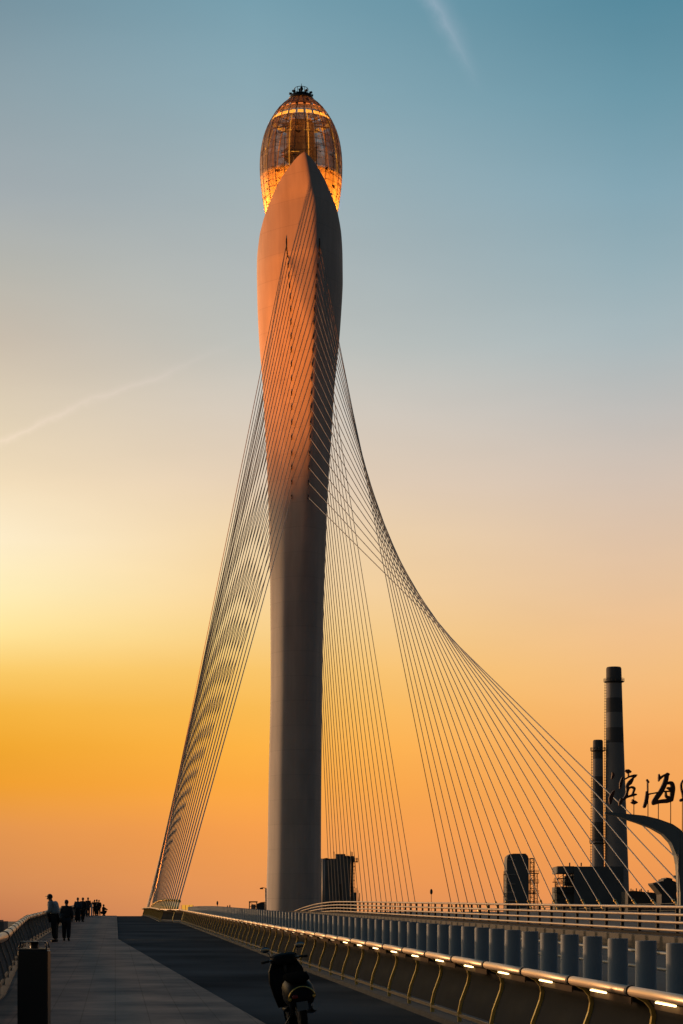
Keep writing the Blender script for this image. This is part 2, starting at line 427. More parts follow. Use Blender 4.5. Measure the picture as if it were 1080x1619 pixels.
tower=thing('bridge_tower','tall twisted bridge pylon glowing orange under a lit egg-shaped top','bridge tower',(TX(466),TD,zd(TD)))
TW=Matrix.Translation(-Vector(tower.location))
def tower_part(mb,name,m):
    o=mb.build(name,m,tower); o.data.transform(TW); return o
mb=MB()
ys=[372+ (1560-372)*i/150 for i in range(151)]
loops=[loop_full(y) for y in ys]; n=len(loops[0]); vs=[v for l in loops for v in l]; fs=[]
for i in range(len(loops)-1):
    for k in range(n):
        k2=(k+1)%n; fs.append((i*n+k,i*n+k2,(i+1)*n+k2,(i+1)*n+k))
mb.add(vs,fs,0,True)
def leaf(back):
    N=44; vs=[];fs=[]; ys=[240.4+ (372-240.4)*(i/40)**1.35 for i in range(41)]
    for y in ys:
        l,r,*_=sect(y); z=EYE+(TZ(y)-EYE)*(1-.0245*((372-y)/(372-240.4))**.8); row=[]
        for i in range(N+1):
            px=(l+r)/2+(r-l)/2*math.sin(PI/2*(-1+2*i/N)); row.append((px,front(px,y)))
        inner=[(l+(p-l)*.985+(r-l)*.0075,min(-.3,f+.7)) for p,f in row][::-1]
        for p,f in row+inner:
            if back: p=(l+r)-p; f=-f
            vs.append((TX(p),TD+f,z))
    n=2*(N+1)
    for i in range(len(ys)-1):
        for k in range(n):
            k2=(k+1)%n; fs.append((i*n+k,i*n+k2,(i+1)*n+k2,(i+1)*n+k))
    mb.add(vs,fs,0,True)
leaf(False); leaf(True)
shaft=tower_part(mb,'shaft',M['concrete'])
# egg shell: perforated copper panels, ribs, rings, lights
def egg_mat(name,open_fac,col,trl=.32):
    m=bpy.data.materials.new(name); m.use_nodes=True; nt=m.node_tree; N=nt.nodes; L=nt.links
    out=N['Material Output']; b=N['Principled BSDF']
    b.inputs['Base Color'].default_value=col+(1,); b.inputs['Metallic'].default_value=.55; b.inputs['Roughness'].default_value=.42
    no=N.new('ShaderNodeTexNoise'); no.inputs['Scale'].default_value=.35; no.inputs['Detail'].default_value=4
    tc=N.new('ShaderNodeTexCoord'); L.new(tc.outputs['Object'],no.inputs[0])
    tl=N.new('ShaderNodeBsdfTranslucent'); tl.inputs[0].default_value=(.95,.62,.32,1)
    m1=N.new('ShaderNodeMixShader'); m1.inputs[0].default_value=trl; L.new(b.outputs[0],m1.inputs[1]); L.new(tl.outputs[0],m1.inputs[2])
    tr=N.new('ShaderNodeBsdfTransparent')
    # perforation: more or less open from patch to patch
    mp=N.new('ShaderNodeMapRange'); L.new(no.outputs['Fac'],mp.inputs[0]); mp.inputs[1].default_value=.3; mp.inputs[2].default_value=.7
    mp.inputs[3].default_value=max(0,open_fac-.04); mp.inputs[4].default_value=min(1,open_fac+.04)
    lw=N.new('ShaderNodeLayerWeight'); lw.inputs[0].default_value=.5
    fz=N.new('ShaderNodeMapRange'); L.new(lw.outputs['Facing'],fz.inputs[0]); fz.inputs[1].default_value=.0; fz.inputs[2].default_value=.62; fz.inputs[3].default_value=1; fz.inputs[4].default_value=.06
    mm=N.new('ShaderNodeMath'); mm.operation='MULTIPLY'; L.new(mp.outputs[0],mm.inputs[0]); L.new(fz.outputs[0],mm.inputs[1])
    m2=N.new('ShaderNodeMixShader'); L.new(mm.outputs[0],m2.inputs[0]); L.new(m1.outputs[0],m2.inputs[1]); L.new(tr.outputs[0],m2.inputs[2])
    L.new(m2.outputs[0],out.inputs[0]); return m
M['egg']=egg_mat('egg_panel',.38,(.13,.08,.06))
M['egg_open']=egg_mat('egg_mesh',.66,(.20,.12,.08))
M['rib']=mat('egg_rib',(.13,.085,.06),.4,.6,.15)
EP=[(153,17.5),(158,24),(164,30.5),(171,37),(180,43.5),(190,49.5),(200,54.2),(212,58.6),(225,61.8),(240,64.2),(256,65.3),(273,65.2),(288,64.1),(302,62.4),(317,60.3),(332,57.6),(348,53.5),(362,48),(376,39),(386,28)]
EC=(TX(476),TD+1.0); ESY=.90
def epos(py,a,k=1.0):
    r=smooth_tab(EP,py)*MPP*k
    return (EC[0]+r*math.cos(a),EC[1]+r*ESY*math.sin(a),TZ(py))
NA=48; rows=[153+(386-153)*i/52 for i in range(53)]
mb1=MB()
for i in range(len(rows)-1):
    for k in range(NA):
        a0=2*PI*k/NA; a1=2*PI*(k+1)/NA
        yc=(rows[i]+rows[i+1])/2
        if 171<yc<175.5 or 184.5<yc<191.5:
            continue                      # open slots where the light rings show
        op=1 if (k%3==1 and 183<yc<262) else 0
        if random.random()<.10 and 183<yc<262: op=1-op
        mb1.add([epos(rows[i],a0),epos(rows[i],a1),epos(rows[i+1],a1),epos(rows[i+1],a0)],[(0,1,2,3)],op,True)
egg=tower_part(mb1,'egg_shell',[M['egg'],M['egg_open']])
for k in range(24):
    a=2*PI*(k+.5)/24
    mb=MB(); mb.tube([epos(y,a,1.0) for y in [153+(384-153)*i/26 for i in range(27)]],.06,5)
    o=mb.build('shell_rib',M['rib'],egg); o.data.transform(TW)
mb=MB()
for y in [153]+[168,186,196,206,216,226,236,246,256,266,276,286,296,306,316,326,336,346,356]:
    mb.tube([epos(y,2*PI*k/48,.997) for k in range(49)],.032 if y>153 else .3,4,caps=False)
o=mb.build('shell_hoop',M['rib'],egg); o.data.transform(TW)
# interior
def ring_seg(name,y0,y1,k,m,nseg,gap=.25):
    for i in range(nseg):
        mb=MB(); a0=2*PI*(i+gap/2)/nseg; a1=2*PI*(i+1-gap/2)/nseg; q=5
        vs=[];fs=[]
        for j in range(q+1):
            a=a0+(a1-a0)*j/q
            vs+=[epos(y0,a,k),epos(y1,a,k),epos(y0,a,k-.03),epos(y1,a,k-.03)]
        for j in range(q):
            b=j*4; fs+=[(b,b+4,b+5,b+1),(b+2,b+3,b+7,b+6),(b,b+2,b+6,b+4),(b+1,b+5,b+7,b+3)]
        mb.add(vs,fs)
        o=tower_part(mb,name,m)
ring_seg('light_panel',186.0,191.0,.95,M['gold'],22,.32)
ring_seg('light_panel',171.6,175.4,.94,M['gold_dim'],18,.4)
M['core']=mat('core_copper',(.34,.20,.12),.5,.3,.15,.4)
mb=MB(); cz=lambda y:TZ(y)
mb.lathe([(0,cz(193)),(21.5*MPP,cz(193)),(22.5*MPP,cz(206)),(22.5*MPP,cz(239)),(20*MPP,cz(240)),(12*MPP,cz(244)),(12*MPP,cz(386))],(EC[0]-.1,EC[1],0),32)
tower_part(mb,'core',M['core'])
mb=MB(); mb.lathe([(14*MPP,cz(247)),(26.5*MPP,cz(247)),(26.5*MPP,cz(236)),(25*MPP,cz(236)),(25*MPP,cz(245)),(14*MPP,cz(245))],(EC[0]-.1,EC[1],0),36)
tower_part(mb,'balcony',M['dark'])
mb=MB()
for y in (194,276,304):
    r=smooth_tab(EP,y)*MPP*.93
    for k in range(12):
        a=2*PI*(k+.5)/12
        mb.tube([(EC[0],EC[1],TZ(y)),(EC[0]+r*math.cos(a),EC[1]+r*ESY*math.sin(a),TZ(y))],.12,5)
tower_part(mb,'floor_beams',M['rib'])
mb=MB(); r=smooth_tab(EP,280)*MPP*.97; mb.lathe([(12*MPP,TZ(279)),(r,TZ(279)),(r,TZ(282)),(12*MPP,TZ(282))],(EC[0],EC[1],0),40,sy=ESY)
tower_part(mb,'floor_ring',M['core'])
for k in range(12):
    a=2*PI*(k+.42)/12
    mb=MB(); mb.tube([epos(y,a,.90) for y in [184+(330-184)*i/14 for i in range(15)]],.10,5)
    tower_part(mb,'light_strip',M['gold'] if k%3!=1 else M['gold_dim'])
mb=MB()
for (xa,xb,y,rr) in ((457,462,218,1),(481,491,218,1),(458,474,252,1)):
    mb=MB(); yy=EC[1]-4.6; mb.tube([(TX(xa),yy,TZ(y)),(TX(xb),yy,TZ(y))],.07,5); tower_part(mb,'light_bar',M['gold'])
# crown
mb=MB()
mb.lathe([(17.5*MPP,TZ(154)),(17.5*MPP,TZ(148.5)),(16*MPP,TZ(148)),(0,TZ(148))],(EC[0],EC[1],0),32)
tower_part(mb,'crown_base',M['dark'])
mb=MB()
for y,r in ((137.2,11),(145.5,11)):
    mb.tube([(EC[0]+r*MPP*math.cos(2*PI*k/24),EC[1]+r*MPP*math.sin(2*PI*k/24),TZ(y)) for k in range(25)],.06,4,caps=False)
for k in range(12):
    a=2*PI*k/12; mb.tube([(EC[0]+11*MPP*math.cos(a),EC[1]+11*MPP*math.sin(a),TZ(148.5)),(EC[0]+11*MPP*math.cos(a),EC[1]+11*MPP*math.sin(a),TZ(137))],.045,4)
tower_part(mb,'crown_railing',M['dark'])
for k in range(10):
    a=2*PI*(k+.3)/10; mb=MB(); bx=EC[0]+16.2*MPP*math.cos(a); by=EC[1]+16.2*MPP*math.sin(a)
    mb.tube([(bx,by,TZ(148.5)),(bx,by,TZ(146.2))],.14,6)
    mb.box((bx+.1*math.cos(a),by+.1*math.sin(a),TZ(145.6)),(.5,.32,.3),rz=a)
    tower_part(mb,'floodlight',M['dark'])
mb=MB(); ax=TX(476.6); mb.tube([(ax,EC[1],TZ(148)),(ax,EC[1],TZ(137.5)),(ax,EC[1],TZ(128))],[.2,.13,.03],6); mb.ell((ax,EC[1],TZ(136.5)),(.32,.32,.42),8,6)
tower_part(mb,'antenna',M['dark'])
# lamps inside the lower egg (lit in the photograph)
def plight(name,loc,e,col,r=.4):
    l=bpy.data.lights.new(name,'POINT'); l.energy=e; l.color=col; l.shadow_soft_size=r
    o=bpy.data.objects.new(name,l); C.objects.link(o); o.parent=tower; o.location=Vector(loc)-Vector(tower.location)
for k in range(8):
    a=2*PI*(k+.5)/8
    x,y,z=epos(344,a,.72); plight('egg_lamp',(x,y,z),2600,(1,.38,.05))
for k in range(6):
    a=2*PI*k/6
    x,y,z=epos(292,a,.70); plight('egg_lamp',(x,y,z),40,(1,.38,.06))
plight('egg_lamp',(EC[0]+2.5,EC[1]-3.6,TZ(190)),60,(1,.4,.08)); plight('egg_lamp',(EC[0]-2.5,EC[1]-3.6,TZ(190)),60,(1,.4,.08))

# warm floodlight at the left deck edge that washes the shaft from below
fp=P(5.0,322,.0)
fl=thing('floodlight','warm floodlight on the left deck edge behind the crest, washing the pylon orange','floodlight',fp)
aim=(Vector((TX(470),TD-4,TZ(-629)))-(fp+Vector((0,0,1.0)))).normalized()
mb=MB(); mb.tube([(0,0,0),(0,0,.85)],.06,8); mb.box((0,0,.03),(.5,.5,.06)); mb.build('stand',M['dark'],fl)
q_=aim.to_track_quat('Z','Y').to_matrix().to_4x4()
mb=MB(); mb.lathe([(0,-.3),(.18,-.28),(.32,.1),(.34,.12),(.30,.12),(.27,.06)],(0,0,0),20,M=Matrix.Translation((0,0,1.0))@q_); mb.build('housing',M['dark'],fl)
mb=MB(); mb.lathe([(0,.06),(.27,.06),(.27,.08),(0,.08)],(0,0,0),20,M=Matrix.Translation((0,0,1.0))@q_); mb.build('lens',M['led'],fl)
sp=bpy.data.lights.new('floodlight_beam','SPOT'); sp.energy=FLOOD; sp.color=(1,.25,.032); sp.spot_size=R(33); sp.spot_blend=1.0; sp.shadow_soft_size=.35
so=bpy.data.objects.new('floodlight_beam',sp); C.objects.link(so); so.parent=fl; so.location=Vector((0,0,1.0))+aim*.35; so.rotation_euler=aim.to_track_quat('-Z','Y').to_euler()

# ------------------------------------------------------------------ stay cables
YS=[387,402.7,420,437,453,470.5,489.5,510,532.7,554,576.5,599.5,622,644.5,668.6,692,717,739,762.5,785.8]
XLf=[(387,452.8),(403,454.2),(420,455.4),(437,456.4),(453,457.4),(470,458.6),(490,459.4),(554,460.3),(640,461),(790,461)]
XRf=[(387,505.4),(403,504.4),(420,502.8),(437,501),(453,499.6),(470,498.3),(490,497),(510,496.3),(554,494.6),(600,492.6),(650,491.3),(700,490),(740,488.4),(790,487)]
ORD=['first','second','third','fourth','fifth','sixth','seventh','eighth','ninth','tenth','eleventh','twelfth','thirteenth','fourteenth','fifteenth','sixteenth','seventeenth','eighteenth','nineteenth','lowest']
def on_face(px,py):   # point of the front face seen at this spot of the photograph
    y=front(px,py)
    for _ in range(4):
        d=TD+y; X=(px-540)/F*d; z=EYE+(HZ-py)/F*d
        y=front(540+X/MPP,HZ-(z-EYE)/MPP)
    return Vector((X,TD+y,z))
def ordw(i): return 'topmost' if i==0 else ('lowest' if i==19 else ORD[i]+' from the top')
def cable(a,b,label,group):
    v=a-b; L=v.length; q=v.normalized()
    mb=MB(); nseg=10; sag=L*.0012
    mb.tube([v*(i/nseg)-Vector((0,0,4*sag*(i/nseg)*(1-i/nseg))) for i in range(nseg+1)],.070,6,caps=False)
    o=mb.build('stay_cable',M['cable'],None,b); tag(o,label,'stay cable',group)
    m2=MB(); m2.tube([q*-.4,q*2.2],.13,7); m2.tube([q*2.2,q*2.45],.17,7,mi=0); m2.build('anchor_sleeve',M['sleeve'],o)
HO=.5
for i,py in enumerate(YS):
    Yn=329.5-7.8*i; Yf=368.5+7.8*i
    xl=interp(XLf,py); xr=interp(XRf,py)
    l,r,*_=sect(py)
    z=TZ(py)
    cable(on_face(xl,py),P(5.8,Yn,HO),'near left fan stay cable, anchored %s on the orange shaft face'%ordw(i),'stay cables of the near left fan')
    cable(on_face(xr,py),P(58.8,Yn,HO),'near right fan stay cable, anchored %s along the shaft crease'%ordw(i),'stay cables of the near right fan')
    bl=460.5; br=interp([(387,491),(790,494)],py)
    bl=max(l+6,min(r-6,bl)); br=max(l+6,min(r-6,br))
    yb=lambda px:TD-front(l+r-px,py)
    cable(Vector((TX(bl),yb(bl),z)),P(5.8,Yf,HO),'far left fan stay cable behind the pylon, anchored %s'%ordw(i),'stay cables of the far left fan')
    cable(Vector((TX(br),yb(br),z)),P(58.8,Yf,HO),'far right fan stay cable behind the pylon, anchored %s'%ordw(i),'stay cables of the far right fan')
    for px in (xl,xr):
        mb=MB(); hh=.75 if i else 2.2
        p=on_face(px,py)+Vector((0,-.02,0))
        mb.tube([p+Vector((0,0,hh*.5)),p+Vector((0,0,-hh*.5))],.21,8,flat=.5)
        tower_part(mb,'anchor_socket',M['dark'])

# ------------------------------------------------------------------ railings
POSTP=[(0,0),(0,.14),(-.03,.28),(-.075,.40),(-.115,.51),(-.13,.60),(-.115,.67),(-.06,.735),(.03,.785)]
TUBEC=(.075,.81)
def rail_meshes(h,rt):
    s=h/.85; tc=(TUBEC[0]*s,TUBEC[1]*s)
    post=MB()
    pts=[Vector((0,y*s,z*s)) for y,z in POSTP]
    # flat bar, narrow along the rail
    vs=[];fs=[]
    for i,p in enumerate(pts):
        d=.025
        w=.045
        t=(pts[min(i+1,len(pts)-1)]-pts[max(0,i-1)]).normalized(); nrm=Vector((0,-t.z,t.y))
        for sx,sn in ((-1,-1),(1,-1),(1,1),(-1,1)): vs.append(p+Vector((sx*w*.5,0,0))+nrm*sn*d)
    for i in range(len(pts)-1):
        for k in range(4): fs.append((i*4+k,i*4+(k+1)%4,i*4+4+(k+1)%4,i*4+4+k))
    fs+=[(3,2,1,0),tuple(len(vs)-4+k for k in range(4))]
    post.add(vs,fs,0,False)
    cw=.035 if rt<.06 else .16
    collar=MB(); collar.tube([(-cw,tc[0],tc[1]),(cw,tc[0],tc[1])],rt*1.13,14)
    tube=MB(); tube.tube([(.03,tc[0],tc[1]),(.97*1,tc[0],tc[1])],rt,14)   # unit length, scaled
    panel=MB()
    pp=[(y*s-.012,z*s) for y,z in POSTP[1:]]
    for (y0,z0),(y1,z1) in zip(pp,pp[1:]):
        panel.add([(.01,y0,z0),(.99,y0,z0),(.99,y1,z1),(.01,y1,z1),(.01,y0-.012,z0),(.99,y0-.012,z0),(.99,y1-.012,z1),(.01,y1-.012,z1)],[(0,1,2,3),(7,6,5,4)],0,True)
    soff=MB(); soff.box((.37,tc[0]-.035,tc[1]-rt-.045),(.66,.012,.060))
    lamp=MB(); lamp.box((.50,tc[0]+.004,tc[1]-rt-.012),(.25,.018,.012))
    low=MB(); low.box((.5,0,.10*s),(1,.035,.035))
    return dict(post=post,collar=collar,tube=tube,panel=panel,soffit=soff,lamp=lamp,low=low)
def railing(root,offf,Y0,pitch,n,h,rt,mirror,lamps,pm='post',pn='panel'):
    R_=rail_meshes(h,rt)
    me={k:v.mesh(k,{'post':M[pm],'collar':M['dark'],'tube':M['tube'],'panel':M[pn],'soffit':M['soffit'],'lamp':M['led'],'low':M['lowrail']}[k]) for k,v in R_.items()}
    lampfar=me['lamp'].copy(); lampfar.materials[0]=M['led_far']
    ys=[Y0+pitch*i for i in range(n+1)]
    rootM=Matrix.Translation(root.location).inverted()
    for i in range(n):
        p0=P(offf(ys[i]),ys[i],.05); p1=P(offf(ys[i+1]),ys[i+1],.05)
        d=p1-p0; Ls=d.length
        rz=math.atan2(d.y,d.x); pit=math.asin(d.z/Ls)
        B=rootM@Matrix.Translation(p0)@Matrix.Rotation(rz,4,'Z')@Matrix.Rotation(-pit,4,'Y')
        S=Matrix.Diagonal((1,-1 if mirror else 1,1,1)); SL_=Matrix.Diagonal((Ls,-1 if mirror else 1,1,1))
        po=inst('post',me['post'],root,B@S)
        c=inst('collar',me['collar'],po); 
        inst('top_tube',me['tube'],root,B@SL_)
        inst('infill_panel',me['panel'],root,B@SL_)
        if lamps:
            inst('light_strip',me['lamp'] if ys[i]<36 else lampfar,root,B@SL_)
            inst('soffit',me['soffit'],root,B@SL_)
    # continuous low rail and kerb
    for nm,zz,hw,hh,m in (('low_rail',.10*h/.85,.018,.018,M['lowrail']),('kerb',-.015,.11,.035,M['kerb'])):
        mb=MB(); vs=[];fs=[]
        for Y in ys:
            c=P(offf(Y),Y,.05+zz)
            for sx,sz in ((-1,-1),(1,-1),(1,1),(-1,1)): vs.append(rootM@(c+Vector((sx*hw,0,sz*hh))))
        for i in range(len(ys)-1):
            for k in range(4): fs.append((i*4+k,i*4+(k+1)%4,i*4+4+(k+1)%4,i*4+4+k))
        fs+=[(3,2,1,0),tuple(len(vs)-4+k for k in range(4))]
        mb.add(vs,fs); mb.build(nm,m,root)
rr=thing('lit_railing','long bronze tube railing with S-curved posts and lit strips beside the dark lane','railing',P(4.4,13))
railing(rr,offR,11.8,2.08,100,.86,.043,False,True)
rl=thing('promenade_railing','thick ringed tube railing with dark panels along the left walkway edge','railing',P(offL(15),15))
railing(rl,offL,14,3.4,66,1.02,.078,True,False,'sign','parapet')

# ------------------------------------------------------------------ column screen between lane and road
cs=thing('column_screen','row of stout blue-grey columns standing between the lit railing and road','barrier',P(8.1,27))
csM=Matrix.Translation(cs.location).inverted()
cb=MB(); cb.lathe([(.205,0),(.205,.04),(.165,.06),(.165,.985),(.155,1.0),(0,1.0)],(0,0,0),18,sy=.8); cme=cb.mesh('column',M['column'])
rest=MB()
for i in range(116):
    Y=22.5+1.62*i
    p=P(8.1,Y,0)
    if i<100: inst('column',cme,cs,csM@Matrix.Translation(p))
    else: rest.lathe([(.165,0),(.165,1.0),(0,1.0)],csM@p,10,sy=.8)
o=rest.build('far_column',M['column'],cs); o['kind']='stuff'
mb=MB(); ys=[20+4*i for i in range(50)]
for z0,m in ((-.02,0),):
    vs=[];fs=[]
    for Y in ys:
        for dx,z in ((-.3,-.03),(-.3,.10),(.3,.10),(.3,-.03)): vs.append(csM@P(8.1+dx,Y,z))
    for i in range(len(ys)-1):
        for k in range(3): fs.append((i*4+k,i*4+k+1,i*4+5+k,i*4+4+k))
    mb.add(vs,fs)
mb.build('plinth',M['kerb'],cs)
# pipes glimpsed in the gaps behind the columns
mb=MB()
for k,(off,z) in enumerate(((10.2,.32),(10.2,.62))):
    mb.tube([P(off,Y,z) for Y in range(20,206,6)],.035,6)
for Y in range(20,206,6): mb.tube([P(10.2,Y,0),P(10.2,Y,.68)],.04,6)
tag(mb.build('inner_fence',M['sign']),'low two-bar grey fence glimpsed in the gaps behind the columns','fence')
# yellow board ending the column row, light falling on it painted as emission
yb=thing('painted_light_board','small yellow board with painted-in light at the far end of the column row','board',P(8.0,212))
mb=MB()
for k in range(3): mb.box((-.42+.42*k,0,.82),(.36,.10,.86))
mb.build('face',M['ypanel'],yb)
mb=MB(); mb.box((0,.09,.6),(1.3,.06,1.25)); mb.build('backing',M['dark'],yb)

# ------------------------------------------------------------------ road guard rail
gr=thing('guard_rail','four-bar road guard rail on a dark kerb, bending down at its far end','guard rail',P(17.9,60))
gM=Matrix.Translation(gr.location).inverted()
HTS=[1.365,1.115,.865,.615]
def gdrop(Y): 
    t=max(0,(Y-150)/45); return t*t*1.1
for k,h in enumerate(HTS):
    mb=MB(); mb.tube([gM@P(17.9-.0*max(0,Y-150),Y,h-gdrop(Y)) for Y in [26+3*i for i in range(57)]],.048,8); mb.build('rail_bar',M['guard'],gr)
pm=MB(); pm.box((.10,0,.48),(.10,.14,.92)); 
for h in HTS: pm.box((.03,0,h-.45),(.14,.09,.10))
pme=pm.mesh('guard_post',M['dark'])
for i in range(62):
    Y=28+2.2*i
    if Y<166:
        s=1-gdrop(Y)/.92*.9
        inst('post',pme,gr,gM@Matrix.Translation(P(17.95,Y,.45))@Matrix.Diagonal((1,1,max(.2,s),1)))
mb=MB(); vs=[];fs=[]
ys=[20+4*i for i in range(60)]
for Y in ys:
    for dx,z in ((-.25,.44),(-.25,.62-.1),(.3,.62-.1),(.3,.44)): vs.append(gM@P(17.9+dx,Y,z))
for i in range(len(ys)-1):
    for k in range(3): fs.append((i*4+k,i*4+k+1,i*4+5+k,i*4+4+k))
mb.add(vs,fs); mb.build('kerb',M['cap'],gr)
# far-side parapet of the road where the right cables land
mb=MB()
for z in (.6,.95,1.3): mb.tube([P(57.5,Y,z) for Y in range(140,330,6)],.05,6)
for Y in range(140,330,3): mb.tube([P(57.5,Y,.45),P(57.5,Y,1.3)],.05,5)
tag(mb.build('road_parapet',M['dark']),'far dark parapet rail where the right-hand cables reach the road','parapet')

# ------------------------------------------------------------------ sign gantry with characters
SD=90.0; SM=SD/F
sg=thing('sign_gantry','curved dark sign arm carrying brush-written characters at the right edge','sign',W(1105,1480,SD))
sgM=Matrix.Translation(sg.location).inverted()
up=[(956,1284.0),(972,1285),(989,1287),(1017,1290),(1039,1295.4),(1061.5,1303.7),(1080,1316.7),(1094,1330)]
lo_=[(1073.5,1500),(1073.5,1431.5),(1071.7,1376),(1067,1352),(1059.6,1333),(1046.7,1319.4),(1028,1309),(1006,1301),(987,1295),(972,1290),(956,1287)]
ce=1105
poly=[(x,y) for x,y in up]+[(2*ce-x,y) for x,y in up[::-1]]+[(2*ce-x,y) for x,y in lo_[::-1]]+[(x,y) for x,y in lo_]
pl=[((x-540)*SM,EYE+(HZ-y)*SM) for x,y in poly]
# arm and pole: swept solid built as quads column by column to stay clean
def arm_side(s):
    mb=MB()
    xs=sorted(set([p[0] for p in up]+[p[0] for p in lo_ if p[1]<1440]))
    def yu(x): return interp(up,x)
    lo2=sorted([(x,y) for x,y in lo_ if y<1435],key=lambda q:q[0]); 
    def yl(x): return interp(lo2,x) if x<1073.4 else 1500
    xs=[956+ (1072.8-956)*i/40 for i in range(41)]
    vs=[];fs=[]
    for x in xs:
        for y,dy in ((yu(x),-.45),(yl(x),-.45),(yl(x),.45),(yu(x),.45)):
            X=(x-540)*SM if s>0 else (2*ce-x-540)*SM
            vs.append(sgM@Vector((X,SD+dy*(.4+.6*(x-956)/117),EYE+(HZ-y)*SM)))
    for i in range(len(xs)-1):
        for k in range(4): fs.append((i*4+k,i*4+(k+1)%4,i*4+4+(k+1)%4,i*4+4+k))
    fs+=[(0,1,2,3)]
    mb.add(vs,fs); mb.build('arm',M['sign'],sg)
arm_side(1); arm_side(-1)
mb=MB()
xa,xb=(1073.2-540)*SM,(2*ce-1073.2-540)*SM
zt=[EYE+(HZ-y)*SM for y in (1312,1330,1330,1312)]
mb.prism([(xa,EYE+(HZ-1520)*SM),(xb,EYE+(HZ-1520)*SM),(xb,zt[0]),((1118-540)*SM,zt[1]),((1092-540)*SM,zt[2]),(xa,zt[3])],SD-.45,SD+.45,M=sgM)
mb.build('pole',M['sign'],sg)
mb=MB(); mb.tube([sgM@W(1072.6,1300+i*9,SD-.46) for i in range(5,16)],.025,5); mb.build('edge_trim',M['pole'],sg)
def brush(mb,pts,fx,idx):
    P2=[Vector((fx(p)[0],fx(p)[1])) for p in pts]; ws=[fx(p)[2] for p in pts]
    # resample smoothly
    q=[];w=[]
    for i in range(len(P2)-1):
        p0=P2[max(0,i-1)];p1=P2[i];p2=P2[i+1];p3=P2[min(len(P2)-1,i+2)]
        for k in range(4):
            t=k/4
            q.append(.5*((2*p1)+(p2-p0)*t+(2*p0-5*p1+4*p2-p3)*t*t+(3*p1-p0-3*p2+p3)*t**3)); w.append(ws[i]+(ws[i+1]-ws[i])*t)
    q.append(P2[-1]); w.append(ws[-1])
    y0=SD-.10-.004*idx; y1=SD+.10+.004*idx
    vs=[];fs=[]
    for i,p in enumerate(q):
        t=(q[min(i+1,len(q)-1)]-q[max(i-1,0)]); t=t.normalized() if t.length>1e-9 else Vector((1,0)); nn=Vector((-t.y,t.x))
        a=p+nn*w[i]/2; b=p-nn*w[i]/2
        vs+=[(a.x,y0,a.y),(b.x,y0,b.y),(b.x,y1,b.y),(a.x,y1,a.y)]
    for i in range(len(q)-1):
        for k in range(4): fs.append((i*4+k,i*4+(k+1)%4,i*4+4+(k+1)%4,i*4+4+k))
    mb.add(vs,fs,0,False,sgM)
    for i in (0,len(q)-1):
        c=q[i]; r=w[i]/2; e=.0015
        ring=[(c.x+r*math.cos(2*PI*k/10),c.y+r*math.sin(2*PI*k/10)) for k in range(10)]
        mb.prism(ring,y0-e,y1+e,0,sgM)
def chr_(strokes,ox,oy,sc_,name):
    mb=MB()
    def fx(p): return ((ox+p[0]/sc_-540)*SM,EYE+(HZ-(oy+p[1]/sc_))*SM,p[2]/sc_*SM)
    for i,s in enumerate(strokes): brush(mb,s,fx,i)
    return mb.build(name,M['letter'],sg)
chr_([[(225,285,40),(240,350,75),(205,435,40)],[(270,750,35),(225,830,85),(180,950,110),(165,1080,60)],[(485,415,50),(445,560,75),(425,690,40)],
      [(580,225,60),(635,245,115),(690,255,60)],[(640,290,30),(645,375,32)],[(545,450,40),(680,380,45),(790,360,70),(860,343,26)],[(820,370,60),(740,440,45)],
      [(745,450,70),(680,540,115),(615,620,80),(625,700,80),(605,790,60),(590,870,75),(540,955,80),(480,985,50)],[(650,690,60),(720,658,50),(795,690,60),(780,770,50),(745,860,50)],
      [(560,935,60),(680,892,60),(780,862,75),(845,855,36)],[(455,985,70),(430,1060,90),(405,1130,45)],[(715,1060,26),(800,1062,115),(872,1066,26)],[(745,990,26),(770,1060,60)]],955,1205,16.615,'character')
chr_([[(200,435,40),(232,490,50)],[(215,490,30),(218,800,30)],[(188,725,36),(200,830,90),(175,970,85),(138,1085,75)],[(225,790,50),(330,765,28),(470,742,36)],
      [(490,300,26),(500,375,62),(490,455,36)],[(510,400,70),(600,335,52),(680,310,75),(722,302,60)],[(692,300,85),(665,420,105),(620,560,115),(540,720,115),(440,860,120),(360,975,95)],
      [(365,1000,100),(520,962,92),(700,945,105),(800,925,80)],[(685,515,60),(800,515,85),(828,640,110),(815,790,100),(800,930,75)],[(700,630,44),(755,650,70),(800,690,60)],[(600,716,30),(800,712,36)],[(658,730,32),(668,830,56),(730,870,80)]],1010,1205,15.43,'character')
chr_([[(1085,435,30),(1040,530,48),(1040,640,48),(1070,760,54),(1085,850,60)],[(1030,930,75),(1120,900,85),(1200,860,40)],[(1150,420,40),(1300,400,50),(1450,380,40)],[(1300,330,50),(1310,400,40)],[(1220,470,36),(1200,560,40)],[(1390,460,40),(1440,540,44)],[(1200,640,50),(1400,620,54),(1390,720,50),(1210,740,44),(1200,830,50),(1420,820,60),(1410,950,60),(1340,1010,40)]],1010,1205,15.43,'character')
for x,yt in ((1002.3,1259),(1024.6,1235),(1041,1271),(1060.5,1268),(1079,1266)):
    mb=MB(); yb_=interp(up,x)+2
    mb.tube([sgM@W(x,yb_,SD+.02),sgM@W(x,yt,SD+.02)],.022,6); mb.build('letter_post',M['letter'],sg)

